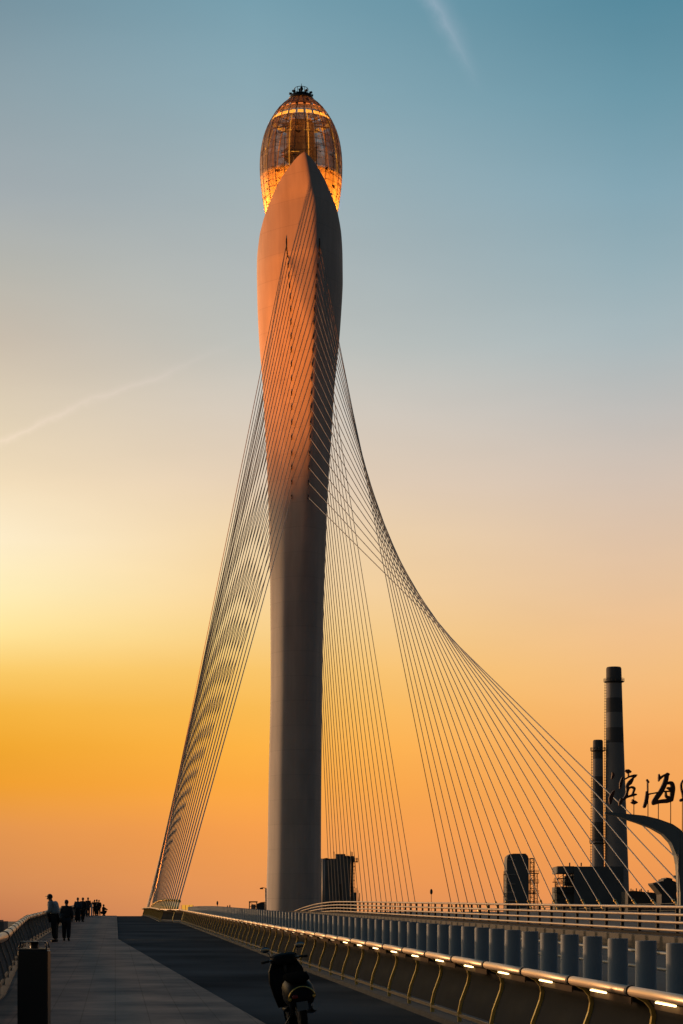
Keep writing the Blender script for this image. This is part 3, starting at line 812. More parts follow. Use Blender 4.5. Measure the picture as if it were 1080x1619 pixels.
# ------------------------------------------------------------------ far power plant
def far_box(mb,x0,x1,y0,y1,d,depth,mi=0):
    a=W(x0,y1,d); b=W(x1,y0,d); mb.box(((a.x+b.x)/2,d+depth/2,(a.z+b.z)/2),(b.x-a.x,depth,b.z-a.z),mi)
def local(mb,root):
    m=Matrix.Translation(root.location).inverted(); mb.v=[m@v for v in mb.v]; return mb
def chimney(label,d,xc,ytop,r0,ybot,r1,bands,plat):
    t=thing('chimney',label,'chimney',W(xc[1],ybot,d))
    zt=W(0,ytop,d).z; zb=W(0,ybot,d).z; k=d/F
    cx=lambda y: (xc[0]+(xc[1]-xc[0])*(y-ytop)/(ybot-ytop)-540)*k
    mb=MB(); n=28; ys_=sorted(set([ytop,ytop+2.2]+[b for b,_ in bands]+[ybot])); vs=[]
    rad=lambda y: (r0+(r1-r0)*((y-ytop)/(ybot-ytop))**1.12-(1.1 if y==ytop else 0))*k
    def mi_at(y):
        m=0
        for b,q in bands:
            if y>=b-.01: m=q
        return m
    for y0,y1 in zip(ys_,ys_[1:]):
        vs=[];fs=[]
        for y in (y0,y1):
            for j in range(n):
                a=2*PI*j/n; vs.append((cx(y)+rad(y)*math.cos(a),d+rad(y)*math.sin(a),W(0,y,d).z))
        for j in range(n): fs.append((j,(j+1)%n,n+(j+1)%n,n+j))
        mb.add(vs,fs,mi_at(y0),True)
    mb.lathe([(rad(ytop)*.82,W(0,ytop+6,d).z),(rad(ytop)*.82,zt),(rad(ytop),zt)],(cx(ytop),d,0),n)
    local(mb,t).build('stack',[M['chim_d'],M['chim_l']],t)
    for py in plat:
        mb=MB(); z=W(0,py,d).z; r=rad(py)
        mb.lathe([(r*.98,z-.4),(r+1.0,z),(r+2.0,z+.35),(r+2.0,z+.6),(r*.98,z+.6)],(cx(py),d,0),n)
        for zz in (1.4,2.3): mb.tube([(cx(py)+(r+1.9)*math.cos(2*PI*j/24),d+(r+1.9)*math.sin(2*PI*j/24),z+.6+zz) for j in range(25)],.13,4,caps=False)
        for j in range(16):
            a=2*PI*j/16; mb.tube([(cx(py)+(r+1.9)*math.cos(a),d+(r+1.9)*math.sin(a),z+.6),(cx(py)+(r+1.9)*math.cos(a),d+(r+1.9)*math.sin(a),z+3.0)],.13,4)
        local(mb,t).build('platform',M['plant2'],t)
    mb=MB()
    pts=[]
    for s in (0,1):
        mb.tube([(cx(y)-rad(y)-.9,d-.5+s,W(0,y,d).z) for y in [plat[0]+(ybot-plat[0])*i/12 for i in range(13)]],.11,4)
    yy=plat[0]
    while yy<ybot-30:
        mb.tube([(cx(yy)-rad(yy),d,W(0,yy,d).z),(cx(yy)-rad(yy)-1.5,d,W(0,yy,d).z)],.16,4); yy+=4.3
    local(mb,t).build('ladder',M['plant2'],t)
    return t
chimney('taller banded chimney with a ringed platform near its top, behind the sign arm',1500,(970.5,976.5),1055,12.0,1480,20.8,[(1055,0),(1081,1),(1104,0),(1127,1),(1151,0),(1175,1)],(1079,))
chimney('shorter dark chimney standing just left of the taller banded one',1500,(945.5,945),1170,7.9,1480,10.5,[(1170,0),(1200,1),(1228,0),(1262,1),(1300,0),(1330,1)],(1188,1334))

bd=1300
def lattice(mb,x0,x1,y0,y1,d,depth,levels,w=.22):
    k=d/F; a=W(x0,y1,d); b=W(x1,y0,d)
    for X in (a.x,b.x):
        for Y in (d,d+depth): mb.tube([(X,Y,a.z),(X,Y,b.z)],w,4)
    for i in range(levels+1):
        z=a.z+(b.z-a.z)*i/levels
        for Y in (d,d+depth): mb.tube([(a.x,Y,z),(b.x,Y,z)],w*.8,4)
        for X in (a.x,b.x): mb.tube([(X,d,z),(X,d+depth,z)],w*.8,4)
        if i<levels:
            z2=a.z+(b.z-a.z)*(i+1)/levels
            q=(a.x,b.x) if i%2 else (b.x,a.x)
            mb.tube([(q[0],d,z),(q[1],d,z2)],w*.6,4)
def decks(mb,x0,x1,ys_,d,depth):
    for y in ys_:
        a=W(x0,y,d); b=W(x1,y,d)
        mb.box(((a.x+b.x)/2,d+depth/2,a.z),(b.x-a.x,depth,.5))
        for zz in (1.2,2.2): mb.tube([(a.x,d-.1,a.z+zz),(b.x,d-.1,a.z+zz)],.12,4)
        for j in range(6): mb.tube([(a.x+(b.x-a.x)*j/5,d-.1,a.z),(a.x+(b.x-a.x)*j/5,d-.1,a.z+2.2)],.12,4)
# rounded boiler house
t=thing('boiler_house','narrow dark boiler house with rounded top and scaffold stairs on its right','building',W(818,1480,bd))
mb=MB(); k=bd/F
poly=[(801.5,1480),(801.5,1360),(802.5,1354),(806,1350.5),(812,1349.6),(831,1349.6),(834.5,1353),(836.2,1358),(836.5,1480)]
mb.prism([((x-540)*k,EYE+(HZ-y)*k) for x,y in poly],bd,bd+22)
local(mb,t).build('wall',M['plant'],t)
mb=MB()
for y in (1359,1382,1397,1410): far_box(mb,801.8,815,y,y+1.2,bd-.4,.35)
far_box(mb,800,818,1422.8,1425,bd-2,1.9)
local(mb,t).build('ledge',M['pole'],t)
mb=MB(); lattice(mb,839,845,1357,1480,bd+3,6,18); decks(mb,836.7,852,(1381,1396,1413,1430),bd+2,6); lattice(mb,846,850,1381,1480,bd+3,4,10,.15)
far_box(mb,836.7,844,1357.3,1358.3,bd+4,3)
local(mb,t).build('scaffold',M['plant2'],t)
mb=MB(); decks(mb,796.5,801.3,(1383,1418),bd+2,5); lattice(mb,797,801,1383,1480,bd+2,4,10,.12); local(mb,t).build('side_platform',M['plant2'],t)
# turbine hall with open frame
t=thing('turbine_hall','broad dark plant hall with an open steel frame on its left side','building',W(932,1480,bd))
mb=MB(); far_box(mb,908,986,1370,1480,bd,40); far_box(mb,882,907.9,1369.5,1380.5,bd+2,34); far_box(mb,881,907.9,1402,1480,bd+4,32)
local(mb,t).build('wall',M['plant'],t)
mb=MB(); lattice(mb,882.5,895,1380.5,1480,bd+.5,18,12); lattice(mb,896,907,1380.5,1405,bd+.5,18,5)
decks(mb,876,905,(1394.5,1410.5),bd,10); lattice(mb,878.5,881,1394,1480,bd,4,12,.14)
far_box(mb,893,904,1385,1400,bd+9,8); far_box(mb,897,901,1381,1386,bd+9,5)
local(mb,t).build('frame',M['plant2'],t)
for x in (901,919.3):
    mb=MB(); far_box(mb,x-.8,x+.8,1364,1369.4,bd+6,2); local(mb,t).build('vent',M['plant2'],t)
# low sheds right of the tall chimney
t=thing('low_shed','long low dark shed roof with small stubs right of the tall chimney','building',W(1022,1480,bd-60))
mb=MB(); poly=[(993,1480),(993,1409),(1003,1408.3),(1018,1410),(1035,1411.5),(1047,1413),(1047,1480)]; k=(bd-60)/F
mb.prism([((x-540)*k,EYE+(HZ-y)*k) for x,y in poly],bd-60,bd-30); local(mb,t).build('wall',M['plant2'],t)
for x,h in ((998,5),(1001,3.5),(1006.5,5.5),(1012,3.5),(1014.3,5),(1025,2.5),(1035.3,3.5)): mb=MB(); far_box(mb,x-.6,x+.6,1410-h,1411,bd-55,1.5); local(mb,t).build('vent',M['plant2'],t)
t=thing('conveyor_house','dark gabled conveyor house leaning over the low shed beside the sign pole','building',W(1055,1480,bd-90))
mb=MB(); poly=[(1046,1480),(1046,1414),(1033,1398.5),(1032.5,1396),(1036,1396),(1049,1392.8),(1049.5,1389.5),(1053,1389.5),(1054,1387.5),(1059,1388),(1063.5,1389.5),(1063,1392),(1072,1395.5),(1072,1405),(1069.6,1412),(1070,1418),(1072,1428),(1074,1480)]; k=(bd-90)/F
mb.prism([((x-540)*k,EYE+(HZ-y)*k) for x,y in poly],bd-90,bd-70); far_box(mb,1066.5,1071.5,1384,1388.5,bd-85,5); mb.tube([W(1068.5,1388,bd-84),W(1070.5,1396,bd-84)],.4,4)
local(mb,t).build('wall',M['plant2'],t)
# silo building beside the pylon
bd2=1200
t=thing('silo_block','dark square silo block with roof hut and side stack right of the pylon','building',W(533,1480,bd2))
mb=MB(); far_box(mb,507,553.8,1357.5,1480,bd2,20); far_box(mb,530.5,546,1350.3,1357.4,bd2+2,14); local(mb,t).build('wall',M['plant'],t)
mb=MB(); k=bd2/F
cx=(556.8-540)*k
mb.lathe([(2.3*k,EYE+(HZ-1480)*k),(2.3*k,EYE+(HZ-1363)*k),(4.2*k,EYE+(HZ-1362)*k),(4.2*k,EYE+(HZ-1354)*k),(2.5*k,EYE+(HZ-1353)*k),(0,EYE+(HZ-1353)*k)],(cx,bd2+6,0),14)
local(mb,t).build('side_stack',M['plant2'],t)
mb=MB(); far_box(mb,546,553,1353,1363,bd2+3,5); lattice(mb,553.9,561,1359,1480,bd2+2,5,22,.12); decks(mb,554,566,(1362.5,),bd2+1,5)
for x,y in ((528.3,1346.5),(555.5,1346.5),(557.5,1347),(564.5,1356)): mb.tube([W(x,1364 if x>550 else 1357.4,bd2+3),W(x,y,bd2+3)],.2,4)
far_box(mb,555,564,1411,1480,bd2-1,8); 
for x,y in ((563,1404),(566,1408),(568.5,1412)): mb.tube([W(x,1425,bd2),W(x,y,bd2)],.25,4)
local(mb,t).build('frame',M['plant2'],t)
mb=MB(); far_box(mb,536,540,1398,1480,bd2-.4,.38); local(mb,t).build('door_strip',M['plant2'],t)
# small things near the shaft foot
t=thing('rooftop_frame','tiny open-frame hut on the skyline left of the pylon foot','hut',W(399.5,1460,700))
mb=MB(); k=700/F
lattice(mb,394,405.5,1426.5,1460,700,4,5,.1); far_box(mb,393.5,406.5,1425,1426.4,700-.5,5.5)
local(mb,t).build('frame',M['plant2'],t)
mb=MB(); far_box(mb,397,404,1430,1460,700.6,3); local(mb,t).build('wall',M['pole'],t)
t=thing('low_hut','dark flat-roofed hut at the left side of the pylon foot','hut',W(412,1460,700))
mb=MB(); k=700/F; mb.prism([((x-540)*k,EYE+(HZ-y)*k) for x,y in [(406.8,1470),(406.8,1429),(413,1426.5),(420,1426),(420,1470)]],698,702); local(mb,t).build('wall',M['plant2'],t)
def street_pole(label,d,x,ytop,ybase,side,r,pal):
    k=d/F; t=thing('lamp_post',label,'lamp post',W(x,ybase,d))
    mb=MB(); mb.tube([W(x,ybase,d),W(x,ytop,d)],[r*1.15,r],8); local(mb,t).build('pole',pal,t)
    mb=MB(); p=W(x,ytop,d); mb.tube([p,p+Vector((side*.5,0,.12)),p+Vector((side*.9,0,.05))],.06,6); mb.box(p+Vector((side*.75,0,-.05)),(.55,.3,.22)); local(mb,t).build('lamp_head',M['dark'],t)
street_pole('slim pale lamp post at the left edge of the pylon foot',330,420.3,1404.5,1450,-1,.13,M['pole'])
street_pole('thick pale post standing at the right edge of the pylon foot',330,511.2,1358,1450,1,.26,M['pole'])
def knob_pole(label,d,x,ytop,ybase,w,h,nm='signpost'):
    k=d/F; t=thing(nm,label,'signpost',W(x,ybase,d))
    mb=MB(); mb.tube([W(x,ybase,d),W(x,ytop,d)],.45*k,6); local(mb,t).build('pole',M['plant2'],t)
    mb=MB(); c=W(x,ytop+h/2,d); mb.ell(c,(w/2*k,.12,h/2*k),12,8); local(mb,t).build('disc',M['plant2'],t)
knob_pole('round-headed signpost alone on the skyline between the two cable groups',230,682,1405.5,1452,4.5,9)
knob_pole('small signpost on the skyline left of the pylon, nearest the left cables',260,343.7,1424.5,1450,3,7)
knob_pole('taller of two tiny posts midway along the column row',260,363.4,1430.5,1450,2,5)
knob_pole('shorter tiny post paired with a taller one midway along the column row',260,359.8,1431.5,1450,1.8,4)

# distant shore buildings at far left
t=thing('shore_block','low hazy waterside block on the horizon at the left edge','building',W(2,1466,2380))
mb=MB(); far_box(mb,-12,6,1456.5,1475,2380,30); far_box(mb,-6,1,1454.5,1456.4,2382,20); local(mb,t).build('wall',mat('far_wall',(.2,.18,.18),.9,0,.1,.02),t)

# ------------------------------------------------------------------ lantern bollard at the left
bp_=Vector((-3.24,20,zd(20)+.05))
t=thing('lantern_bollard','black square bollard with an open lantern top at the lower left','bollard',bp_,R(3))
mb=MB(); hw=.158
def bev_box(mb,w,d,z0,z1,b=.012,mi=0):
    ring=[(-w+b,-d),(w-b,-d),(w,-d+b),(w,d-b),(w-b,d),(-w+b,d),(-w,d-b),(-w,-d+b)]
    n=8; zs=[(z0,1),(z1-b,1),(z1,(w-b)/w)]
    vs=[(x*s,y*s,z) for z,s in zs for x,y in ring]; fs=[(i*n+k,i*n+(k+1)%n,(i+1)*n+(k+1)%n,(i+1)*n+k) for i in range(2) for k in range(n)]
    fs+=[tuple(range(n))[::-1],tuple(2*n+k for k in range(n))]; mb.add(vs,fs,mi)
bev_box(mb,hw,hw,0,1.055); mb.build('post',M['black'],t)
mb=MB(); bev_box(mb,hw*.96,hw*.96,1.056,1.072,.004); mb.build('ledge',M['lowrail'],t)
mb=MB()
for sx in (-1,1):
    for sy in (-1,1): mb.tube([(sx*hw*.92,sy*hw*.92,1.072),(sx*hw*.80,sy*hw*.80,1.138)],.008,6)
mb.build('frame',M['black'],t)
mb=MB(); bev_box(mb,hw*.82,hw*.82,1.138,1.146,.003); mb.build('cap_plate',M['sign'],t)
mb=MB(); mb.lathe([(.045,1.072),(.045,1.138),(0,1.138)],(0,0,0),14); mb.build('lamp_core',M['black'],t)

# ------------------------------------------------------------------ motor scooter
M['sc_body']=mat('scooter_paint',(.008,.008,.009),.5,0,.2,3,spec=.12)
M['rubber']=mat('rubber',(.012,.012,.012),.85,0,.2,8)
M['chrome']=mat('chrome',(.22,.21,.2),.3,1,.05,4)
M['seat']=mat('seat_vinyl',(.010,.009,.009),.7,0,.2,10,spec=.08)
M['tail']=mat('tail_lens',(.25,.012,.008),.15,0,.05)
M['mirror']=mat('mirror_glass',(.30,.35,.38),.15,1,.02)
M['plate']=mat('plate_white',(.14,.14,.135),.5,0,.05)
M['reflector']=mat('amber_trim',(.75,.48,.12),.25,.7,.1)
def scooter():
    t=thing('motor_scooter','black motor scooter parked on the dark lane, seen from behind and leaning left','scooter',(-.47,23.8,zd(24)+.0),R(9))
    sc_=.88
    T=Matrix.Rotation(R(-9),4,'Y')@Matrix.Scale(sc_,4)
    def part(mb,name,m,parent=t): 
        mb.v=[T@v for v in mb.v]; return mb.build(name,m,parent)
    # local: +y forward, rear axle at y=0
    for y,nm in ((0,'rear_wheel'),(1.27,'front_wheel')):
        mb=MB(); MX=Matrix.Translation((0,y,.25))@Matrix.Rotation(PI/2,4,'Y')
        prof=[(.15,-.04),(.19,-.055),(.235,-.045),(.25,0),(.235,.045),(.19,.055),(.15,.04)]
        mb.lathe(prof,(0,0,0),24,M=MX); w=part(mb,nm,M['rubber'])
        mb=MB(); mb.lathe([(0,-.03),(.05,-.04),(.15,-.04),(.15,.04),(.05,.04),(0,.03)],(0,0,0),20,M=MX); part(mb,'rim',M['chrome'],w)
    # tail body: lofted rounded sections along y
    def loft(secs,n=20):
        mb=MB(); vs=[];fs=[]
        for (y,zc,hw_,hh) in secs:
            for k in range(n):
                a=2*PI*k/n; c,s=math.cos(a),math.sin(a)
                vs.append((hw_*abs(c)**.75*(1 if c>0 else -1),y,zc+hh*abs(s)**.75*(1 if s>0 else -1)))
        for i in range(len(secs)-1):
            for k in range(n): fs.append((i*n+k,i*n+(k+1)%n,(i+1)*n+(k+1)%n,(i+1)*n+k))
        fs+=[tuple(range(n)),tuple((len(secs)-1)*n+k for k in range(n))]
        mb.add(vs,fs,0,True); return mb
    part(loft([(-.37,.47,.08,.07),(-.33,.48,.17,.14),(-.22,.52,.205,.18),(0,.55,.215,.20),(.2,.55,.205,.20),(.42,.52,.18,.2),(.5,.5,.13,.18)]),'tail_body',M['sc_body'])
    part(loft([(-.30,.715,.08,.03),(-.24,.735,.16,.05),(.05,.77,.18,.055),(.25,.77,.15,.05),(.45,.755,.13,.045),(.58,.75,.06,.03)]),'seat',M['seat'])
    part(loft([(.42,.30,.15,.04),(.6,.28,.17,.045),(.95,.28,.16,.045),(1.02,.32,.12,.06)]),'footboard',M['sc_body'])
    mb=MB()   # leg shield
    vs=[];fs=[]
    rows_=[(1.02,.30,.20),(1.0,.5,.25),(1.0,.68,.28),(1.04,.84,.26),(1.08,.95,.20)]
    for y,z,w in rows_:
        for j in range(9):
            u=-1+j/4; vs.append((u*w,y+.10*(1-u*u)-.0,z))
        for j in range(9):
            u=1-j/4; vs.append((u*w*.94,y+.10*(1-u*u)-.05,z))
    n=18
    for i in range(len(rows_)-1):
        for k in range(n): fs.append((i*n+k,i*n+(k+1)%n,(i+1)*n+(k+1)%n,(i+1)*n+k))
    fs+=[tuple(range(n)),tuple((len(rows_)-1)*n+k for k in range(n))]
    mb.add(vs,fs,0,True); part(mb,'leg_shield',M['sc_body'])
    part(loft([(.98,.98,.13,.06),(1.06,1.0,.21,.09),(1.14,.99,.19,.09),(1.22,.95,.10,.06)]),'handlebar_cowl',M['sc_body'])
    mb=MB(); mb.tube([(-.34,.96,.99),(-.2,1.04,1.0),(.2,1.04,1.0),(.34,.96,.99)],.014,8); hb=part(mb,'handlebar',M['chrome'])
    for s in (-1,1):
        mb=MB(); mb.tube([(s*.23,1.02,.998),(s*.345,.957,.989)],.02,10); part(mb,'grip',M['rubber'],hb)
        mb=MB(); mb.tube([(s*.16,1.06,.99),(s*.24,1.07,.985),(s*.34,1.02,.98)],.007,6); part(mb,'brake_lever',M['chrome'],hb)
        mb=MB(); mb.tube([(s*.17,1.05,1.0),(s*.21,1.06,1.10),(s*.25,1.04,1.15)],.007,6); mr_=part(mb,'mirror_stalk',M['black'],hb)
        mb=MB(); mb.ell((s*.262,1.035,1.17),(.072,.018,.045),16,10); part(mb,'mirror',M['black'],hb)
        mb=MB(); mb.ell((s*.262,1.018,1.17),(.064,.006,.038),16,10); part(mb,'mirror_glass',M['mirror'],hb)
    mb=MB(); mb.tube([(0,1.27,.25),(0,1.12,.75),(0,1.05,.98)],.03,8); part(mb,'fork',M['black'])
    mb=MB(); mb.lathe([(.275,-.07),(.285,0),(.275,.07)],(0,0,0),16,M=Matrix.Translation((0,1.27,.25))@Matrix.Rotation(PI/2,4,'Y')@Matrix.Rotation(-PI/2,4,'Z'),a0=R(20),a1=R(170)); part(mb,'front_fender',M['sc_body'])
    mb=MB(); mb.ell((-.10,-.372,.50),(.045,.02,.03),14,8); part(mb,'tail_light',M['tail'])
    for s in (-1,1):
        mb=MB(); mb.ell((s*.17,-.335,.47),(.028,.02,.028),10,8); part(mb,'turn_signal',M['reflector'])
    # grab rail with bright arc
    mb=MB(); mb.tube([(.20*math.cos(a),-.33-.04*math.sin(a),.43+.20*math.sin(a)) for a in [R(15+150*i/14) for i in range(15)]],.010,8); part(mb,'tail_trim',M['reflector'])
    mb=MB(); mb.add([(-.10,-.40,.42),(.06,-.40,.42),(.06,-.42,.30),(-.10,-.42,.30),(-.10,-.394,.422),(.06,-.394,.422),(.06,-.414,.302),(-.10,-.414,.302)],[(0,1,2,3),(7,6,5,4),(0,4,5,1),(1,5,6,2),(2,6,7,3),(3,7,4,0)]); part(mb,'number_plate',M['plate'])
    mb=MB(); mb.add([(-.11,-.25,.58),(.11,-.25,.58),(.10,-.40,.30),(-.10,-.40,.30),(-.11,-.235,.58),(.11,-.235,.58),(.10,-.385,.30),(-.10,-.385,.30)],[(0,1,2,3),(7,6,5,4),(0,4,5,1),(1,5,6,2),(2,6,7,3),(3,7,4,0)]); part(mb,'rear_fender',M['black'])
    mb=MB(); mb.tube([(.15,.35,.22),(.17,.0,.26),(.175,-.3,.31)],[.03,.05,.045],12); part(mb,'muffler',M['chrome'])
    for s in (-1,1):
        mb=MB(); mb.tube([(s*.14,.02,.26),(s*.13,-.06,.58)],.02,8); part(mb,'shock',M['chrome'])
    mb=MB(); mb.tube([(-.08,.45,.22),(-.26,.40,.012)],.012,6); part(mb,'side_stand',M['black'])
scooter()

# ------------------------------------------------------------------ people
skinm=mat('skin',(.30,.16,.10),.6,0,.06)
def cloth(name,c): return mat(name,c,.85,0,.15,8,.1)
def skin_mesh(verts,edges,rad,root,mat_,name,sub=1):
    me=bpy.data.meshes.new('tmp'); me.from_pydata(verts,edges,[]); ob=bpy.data.objects.new('tmp',me); C.objects.link(ob)
    mo=ob.modifiers.new('s','SKIN'); mo.use_smooth_shade=True
    sv=me.skin_vertices[0].data
    for i,r in enumerate(rad):
        sv[i].radius=r if isinstance(r,tuple) else (r,r); sv[i].use_root=(i==root)
    ss=ob.modifiers.new('b','SUBSURF'); ss.levels=sub; ss.render_levels=sub
    dg=bpy.context.evaluated_depsgraph_get(); dg.update()
    ev=ob.evaluated_get(dg); m2=bpy.data.meshes.new_from_object(ev); m2.name=name
    bpy.data.objects.remove(ob); bpy.data.meshes.remove(me)
    m2.materials.clear(); m2.materials.append(mat_)
    for p in m2.polygons: p.use_smooth=True
    return m2
def person(label,loc,h,rz,top,bot,hair,pose='stand',skirt=False,fingers=False,cap=False,group='people on the walkway',bulk=1.22):
    t=thing('person',label,'person',loc,rz,group)
    s=h/1.72
    lean=0; J={}
    J['pel']=(0,0,.93); J['sp']=(0,.0,1.12); J['ch']=(0,.01,1.31); J['nk']=(0,.0,1.475); J['hb']=(0,.02,1.56); J['ht']=(0,.015,1.655)
    J['ls']=(-.175,0,1.40); J['rs']=(.175,0,1.40); J['le']=(-.235,-.03,1.13); J['re']=(.235,-.03,1.13)
    J['lw']=(-.235,.07,.91); J['rw']=(.235,.07,.91); J['lh']=(-.232,.10,.83); J['rh']=(.232,.10,.83)
    J['lp']=(-.09,0,.89); J['rp']=(.09,0,.89); J['lk']=(-.10,.03,.49); J['rk']=(.10,.03,.49); J['la']=(-.10,-.02,.085); J['ra']=(.10,-.02,.085); J['lt']=(-.115,.13,.035); J['rt']=(.115,.13,.035)
    if pose=='lean':
        J['sp']=(0,.05,1.115); J['ch']=(0,.12,1.29); J['nk']=(0,.19,1.445); J['hb']=(0,.245,1.52); J['ht']=(0,.26,1.615)
        J['ls']=(-.175,.14,1.375); J['rs']=(.175,.14,1.375); J['le']=(-.235,.12,1.10); J['re']=(.235,.12,1.10); J['lw']=(-.17,.33,1.04); J['rw']=(.17,.33,1.04); J['lh']=(-.14,.41,1.05); J['rh']=(.14,.41,1.05)
        J['rk']=(.11,.08,.50); J['ra']=(.11,.06,.085); J['rt']=(.12,.21,.035)
    if pose=='walk':
        J['lk']=(-.10,.10,.50); J['la']=(-.10,.14,.09); J['lt']=(-.11,.29,.04); J['rk']=(.10,-.02,.48); J['ra']=(.10,-.22,.12); J['rt']=(.11,-.11,.035); J['le']=(-.23,-.09,1.14); J['lw']=(-.23,-.06,.92); J['lh']=(-.23,-.05,.84)
        J['rw']=(.235,.12,.93); J['rh']=(.232,.16,.86)
    if pose=='photo':
        J['le']=(-.25,.16,1.22); J['re']=(.25,.16,1.22); J['lw']=(-.10,.36,1.50); J['rw']=(.10,.36,1.50); J['lh']=(-.06,.38,1.58); J['rh']=(.06,.38,1.58)
    if pose=='crouch':
        for k_ in J: J[k_]=(J[k_][0],J[k_][1]+.12,J[k_][2]-.56)
        J['lp']=(-.09,.05,.33); J['rp']=(.09,.05,.33); J['pel']=(0,.06,.37); J['lk']=(-.15,.42,.52); J['rk']=(.15,.42,.52); J['la']=(-.12,.12,.085); J['ra']=(.12,.12,.085); J['lt']=(-.13,.27,.035); J['rt']=(.13,.27,.035)
        J['le']=(-.23,.34,.66); J['re']=(.23,.34,.66); J['lw']=(-.10,.52,.62); J['rw']=(.10,.52,.62); J['lh']=(-.06,.58,.62); J['rh']=(.06,.58,.62)
    J={k_:Vector(v)*s for k_,v in J.items()}
    def mk(chain_edges,radii,root,m,name,extra=None):
        ks=list(radii); idx={k_:i for i,k_ in enumerate(ks)}
        vs=[tuple(J[k_]) for k_ in ks]; es=[(idx[a],idx[b]) for a,b in chain_edges]
        kb=s*(bulk if name in ('jacket','trousers') else 1); rd=[(r[0]*kb,r[1]*kb) if isinstance(r,tuple) else r*kb for r in radii.values()]
        return skin_mesh(vs,es,rd,idx[root],m,name)
    J['nose']=J['hb']+Vector((0,.115,.005))*s
    E=[('pel','sp'),('sp','ch'),('ch','nk'),('nk','hb'),('hb','ht'),('ch','ls'),('ls','le'),('le','lw'),('lw','lh'),('ch','rs'),('rs','re'),('re','rw'),('rw','rh'),('pel','lp'),('lp','lk'),('lk','la'),('la','lt'),('pel','rp'),('rp','rk'),('rk','ra'),('ra','rt')]
    RD=dict(pel=(.14,.10),sp=(.125,.09),ch=(.155,.105),nk=.055,hb=(.075,.092),ht=(.066,.08),ls=.062,rs=.062,le=.042,re=.042,lw=.03,rw=.03,lh=(.038,.022),rh=(.038,.022),lp=.085,rp=.085,lk=.058,rk=.058,la=.04,ra=.04,lt=.036,rt=.036)
    if fingers:
        for sd in 'lr':
            sg_=-1 if sd=='l' else 1
            hd=J[sd+'h']; dr=(J[sd+'h']-J[sd+'w']).normalized(); sd_v=dr.cross(Vector((sg_,0,0))); 
            sd_v=sd_v.normalized() if sd_v.length>.1 else Vector((0,1,0))
            for f,(o_,l_) in enumerate(((-.03,.065),(-.01,.08),(.011,.075),(.03,.055))):
                J['%sf%d'%(sd,f)]=hd+sd_v*o_*s+dr*l_*s; RD['%sf%d'%(sd,f)]=.009; E.append((sd+'h','%sf%d'%(sd,f)))
            J[sd+'th']=J[sd+'w']+dr*.05*s-sd_v*.055*s; RD[sd+'th']=.010; E.append((sd+'w',sd+'th'))
    body=inst('body',mk(E,RD,'pel',skinm,'body'),t)
    jk=[('pel','sp'),('sp','ch'),('ch','nk0'),('ch','ls'),('ls','le'),('le','lw'),('ch','rs'),('rs','re'),('re','rw')]
    J['nk0']=J['nk']+(J['ch']-J['nk'])*.35
    inst('jacket',mk(jk,dict(pel=(.172,.135),sp=(.16,.125),ch=(.178,.132),nk0=.072,ls=.082,rs=.082,le=.06,re=.06,lw=.046,rw=.046),'ch',top,'jacket'),t)
    if skirt:
        mb=MB(); mb.lathe([(.15*s,1.0*s),(.18*s,.85*s),(.20*s,.55*s),(.21*s,.10*s)],(0,0,0),14,sy=.75); mb.build('skirt',bot,t)
    else:
        inst('trousers',mk([('pel','lp'),('lp','lk'),('lk','la'),('pel','rp'),('rp','rk'),('rk','ra')],dict(pel=(.155,.12),lp=.107,rp=.107,lk=.078,rk=.078,la=.066,ra=.066),'pel',bot,'trousers'),t)
    for sd in 'lr':
        a,b=J[sd+'a'],J[sd+'t']; mb=MB(); mb.tube([Vector((a.x,a.y-.07*s,.05*s+a.z-.085*s)),Vector((a.x,a.y,.06*s+a.z-.085*s)),Vector((b.x,b.y,b.z))],[.045*s,.052*s,.045*s],10); mb.build('shoe',M['black'],t)
    c=J['ht']+(J['hb']-J['ht'])*.35; mb=MB(); mb.ell(c+Vector((0,-.012,.022))*s,(.094*s,.108*s,.105*s),16,10); 
    if cap: mb.add([c+Vector(v)*s for v in ((-.07,.07,.04),(.07,.07,.04),(.055,.145,.03),(-.055,.145,.03),(-.07,.07,.05),(.07,.07,.05),(.055,.145,.04),(-.055,.145,.04))],[(0,1,2,3),(7,6,5,4),(0,4,5,1),(1,5,6,2),(2,6,7,3),(3,7,4,0)])
    mb.build('hair' if not cap else 'cap',hair,t)
    # face details
    mb=MB(); mb.ell(J['hb']+Vector((0,.100,.012))*s,(.016*s,.022*s,.026*s),8,6); mb.build('nose',skinm,t)
    return t
K={'pale':cloth('pale_shirt',(.26,.31,.34)),'navy':cloth('navy_cloth',(.02,.022,.028)),'black':cloth('black_cloth',(.012,.012,.013)),'teal':cloth('blue_cloth',(.035,.06,.09)),'brown':cloth('brown_cloth',(.07,.045,.035)),'grey':cloth('grey_cloth',(.05,.05,.055))}
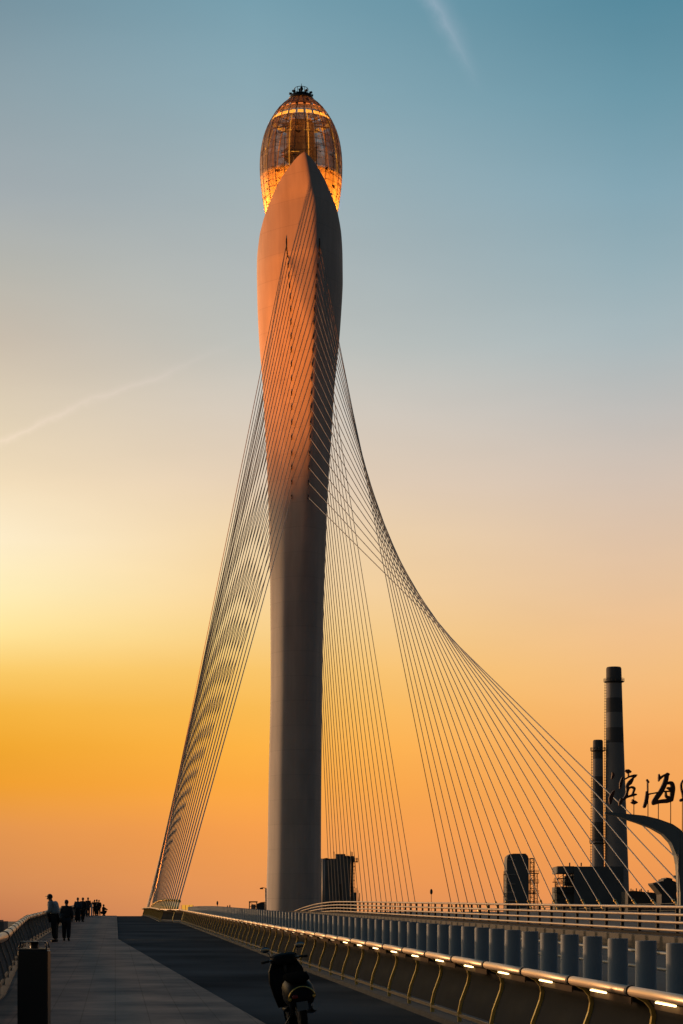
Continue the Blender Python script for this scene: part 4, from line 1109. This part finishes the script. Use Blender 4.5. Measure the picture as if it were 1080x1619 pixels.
HR=mat('black_hair',(.012,.010,.009),.5,0,.2,30); HRr=mat('auburn_hair',(.10,.025,.018),.55,0,.2,30)
def gp(px,d,z=.05): return Vector(((px-540)/F*d,d,zd(d)+z))
person('man in a pale loose shirt and black trousers leaning towards the left railing',gp(88.5,69),1.77,R(72),K['pale'],K['black'],HR,'lean',fingers=True,cap=True,bulk=1.42)
person('reddish-haired person in a dark jacket walking away beside the pale-shirted man',gp(105,70.5),1.52,R(5),K['navy'],K['navy'],HRr,'walk',fingers=True,bulk=1.3)
person('person in a bluish top and long dark skirt, leftmost of the far group',gp(123,127),1.62,R(10),K['teal'],K['black'],HRr,'stand',skirt=True)
person('person in dark clothes with legs apart, second from left in the far group',gp(131,127.5),1.62,R(-15),K['navy'],K['black'],HR,'walk')
person('person in a brownish jacket standing just left of the white post',gp(139.2,165),1.68,R(15),K['brown'],K['grey'],HRr,'stand')
person('person with raised hands taking a picture just right of the white post',gp(149.5,192),1.60,R(35),K['black'],K['black'],HR,'photo')
person('dark-clad person standing in the middle of the farthest cluster',gp(153,196),1.66,R(-30),K['black'],K['navy'],HR,'stand')
person('dark-clad person standing at the right of the farthest cluster',gp(156.5,194),1.60,R(20),K['navy'],K['black'],HR,'stand')
person('person crouching at the right end of the farthest cluster',gp(162,194),1.70,R(-60),K['black'],K['navy'],HR,'crouch')
t=thing('white_post','slim white post standing among the far group on the walkway','post',gp(145,160))
mb=MB(); mb.box((0,0,.55),(.13,.10,1.1)); mb.build('post',M['white'],t); mb=MB(); mb.box((0,0,1.115),(.17,.13,.03)); mb.build('cap',M['white'],t)

# ------------------------------------------------------------------ camera & view
cd=bpy.data.cameras.new('camera'); co=bpy.data.objects.new('camera',cd); C.objects.link(co); sc.camera=co
co.location=(0,0,EYE); co.rotation_euler=(R(90),0,0)
cd.sensor_fit='HORIZONTAL'; cd.sensor_width=36; cd.lens=36*F/1080
cd.shift_y=(HZ-809.5)/1080; cd.clip_start=.5; cd.clip_end=60000
vs_=sc.view_settings; vs_.view_transform='Standard'; vs_.look='None'; vs_.exposure=0; vs_.gamma=1
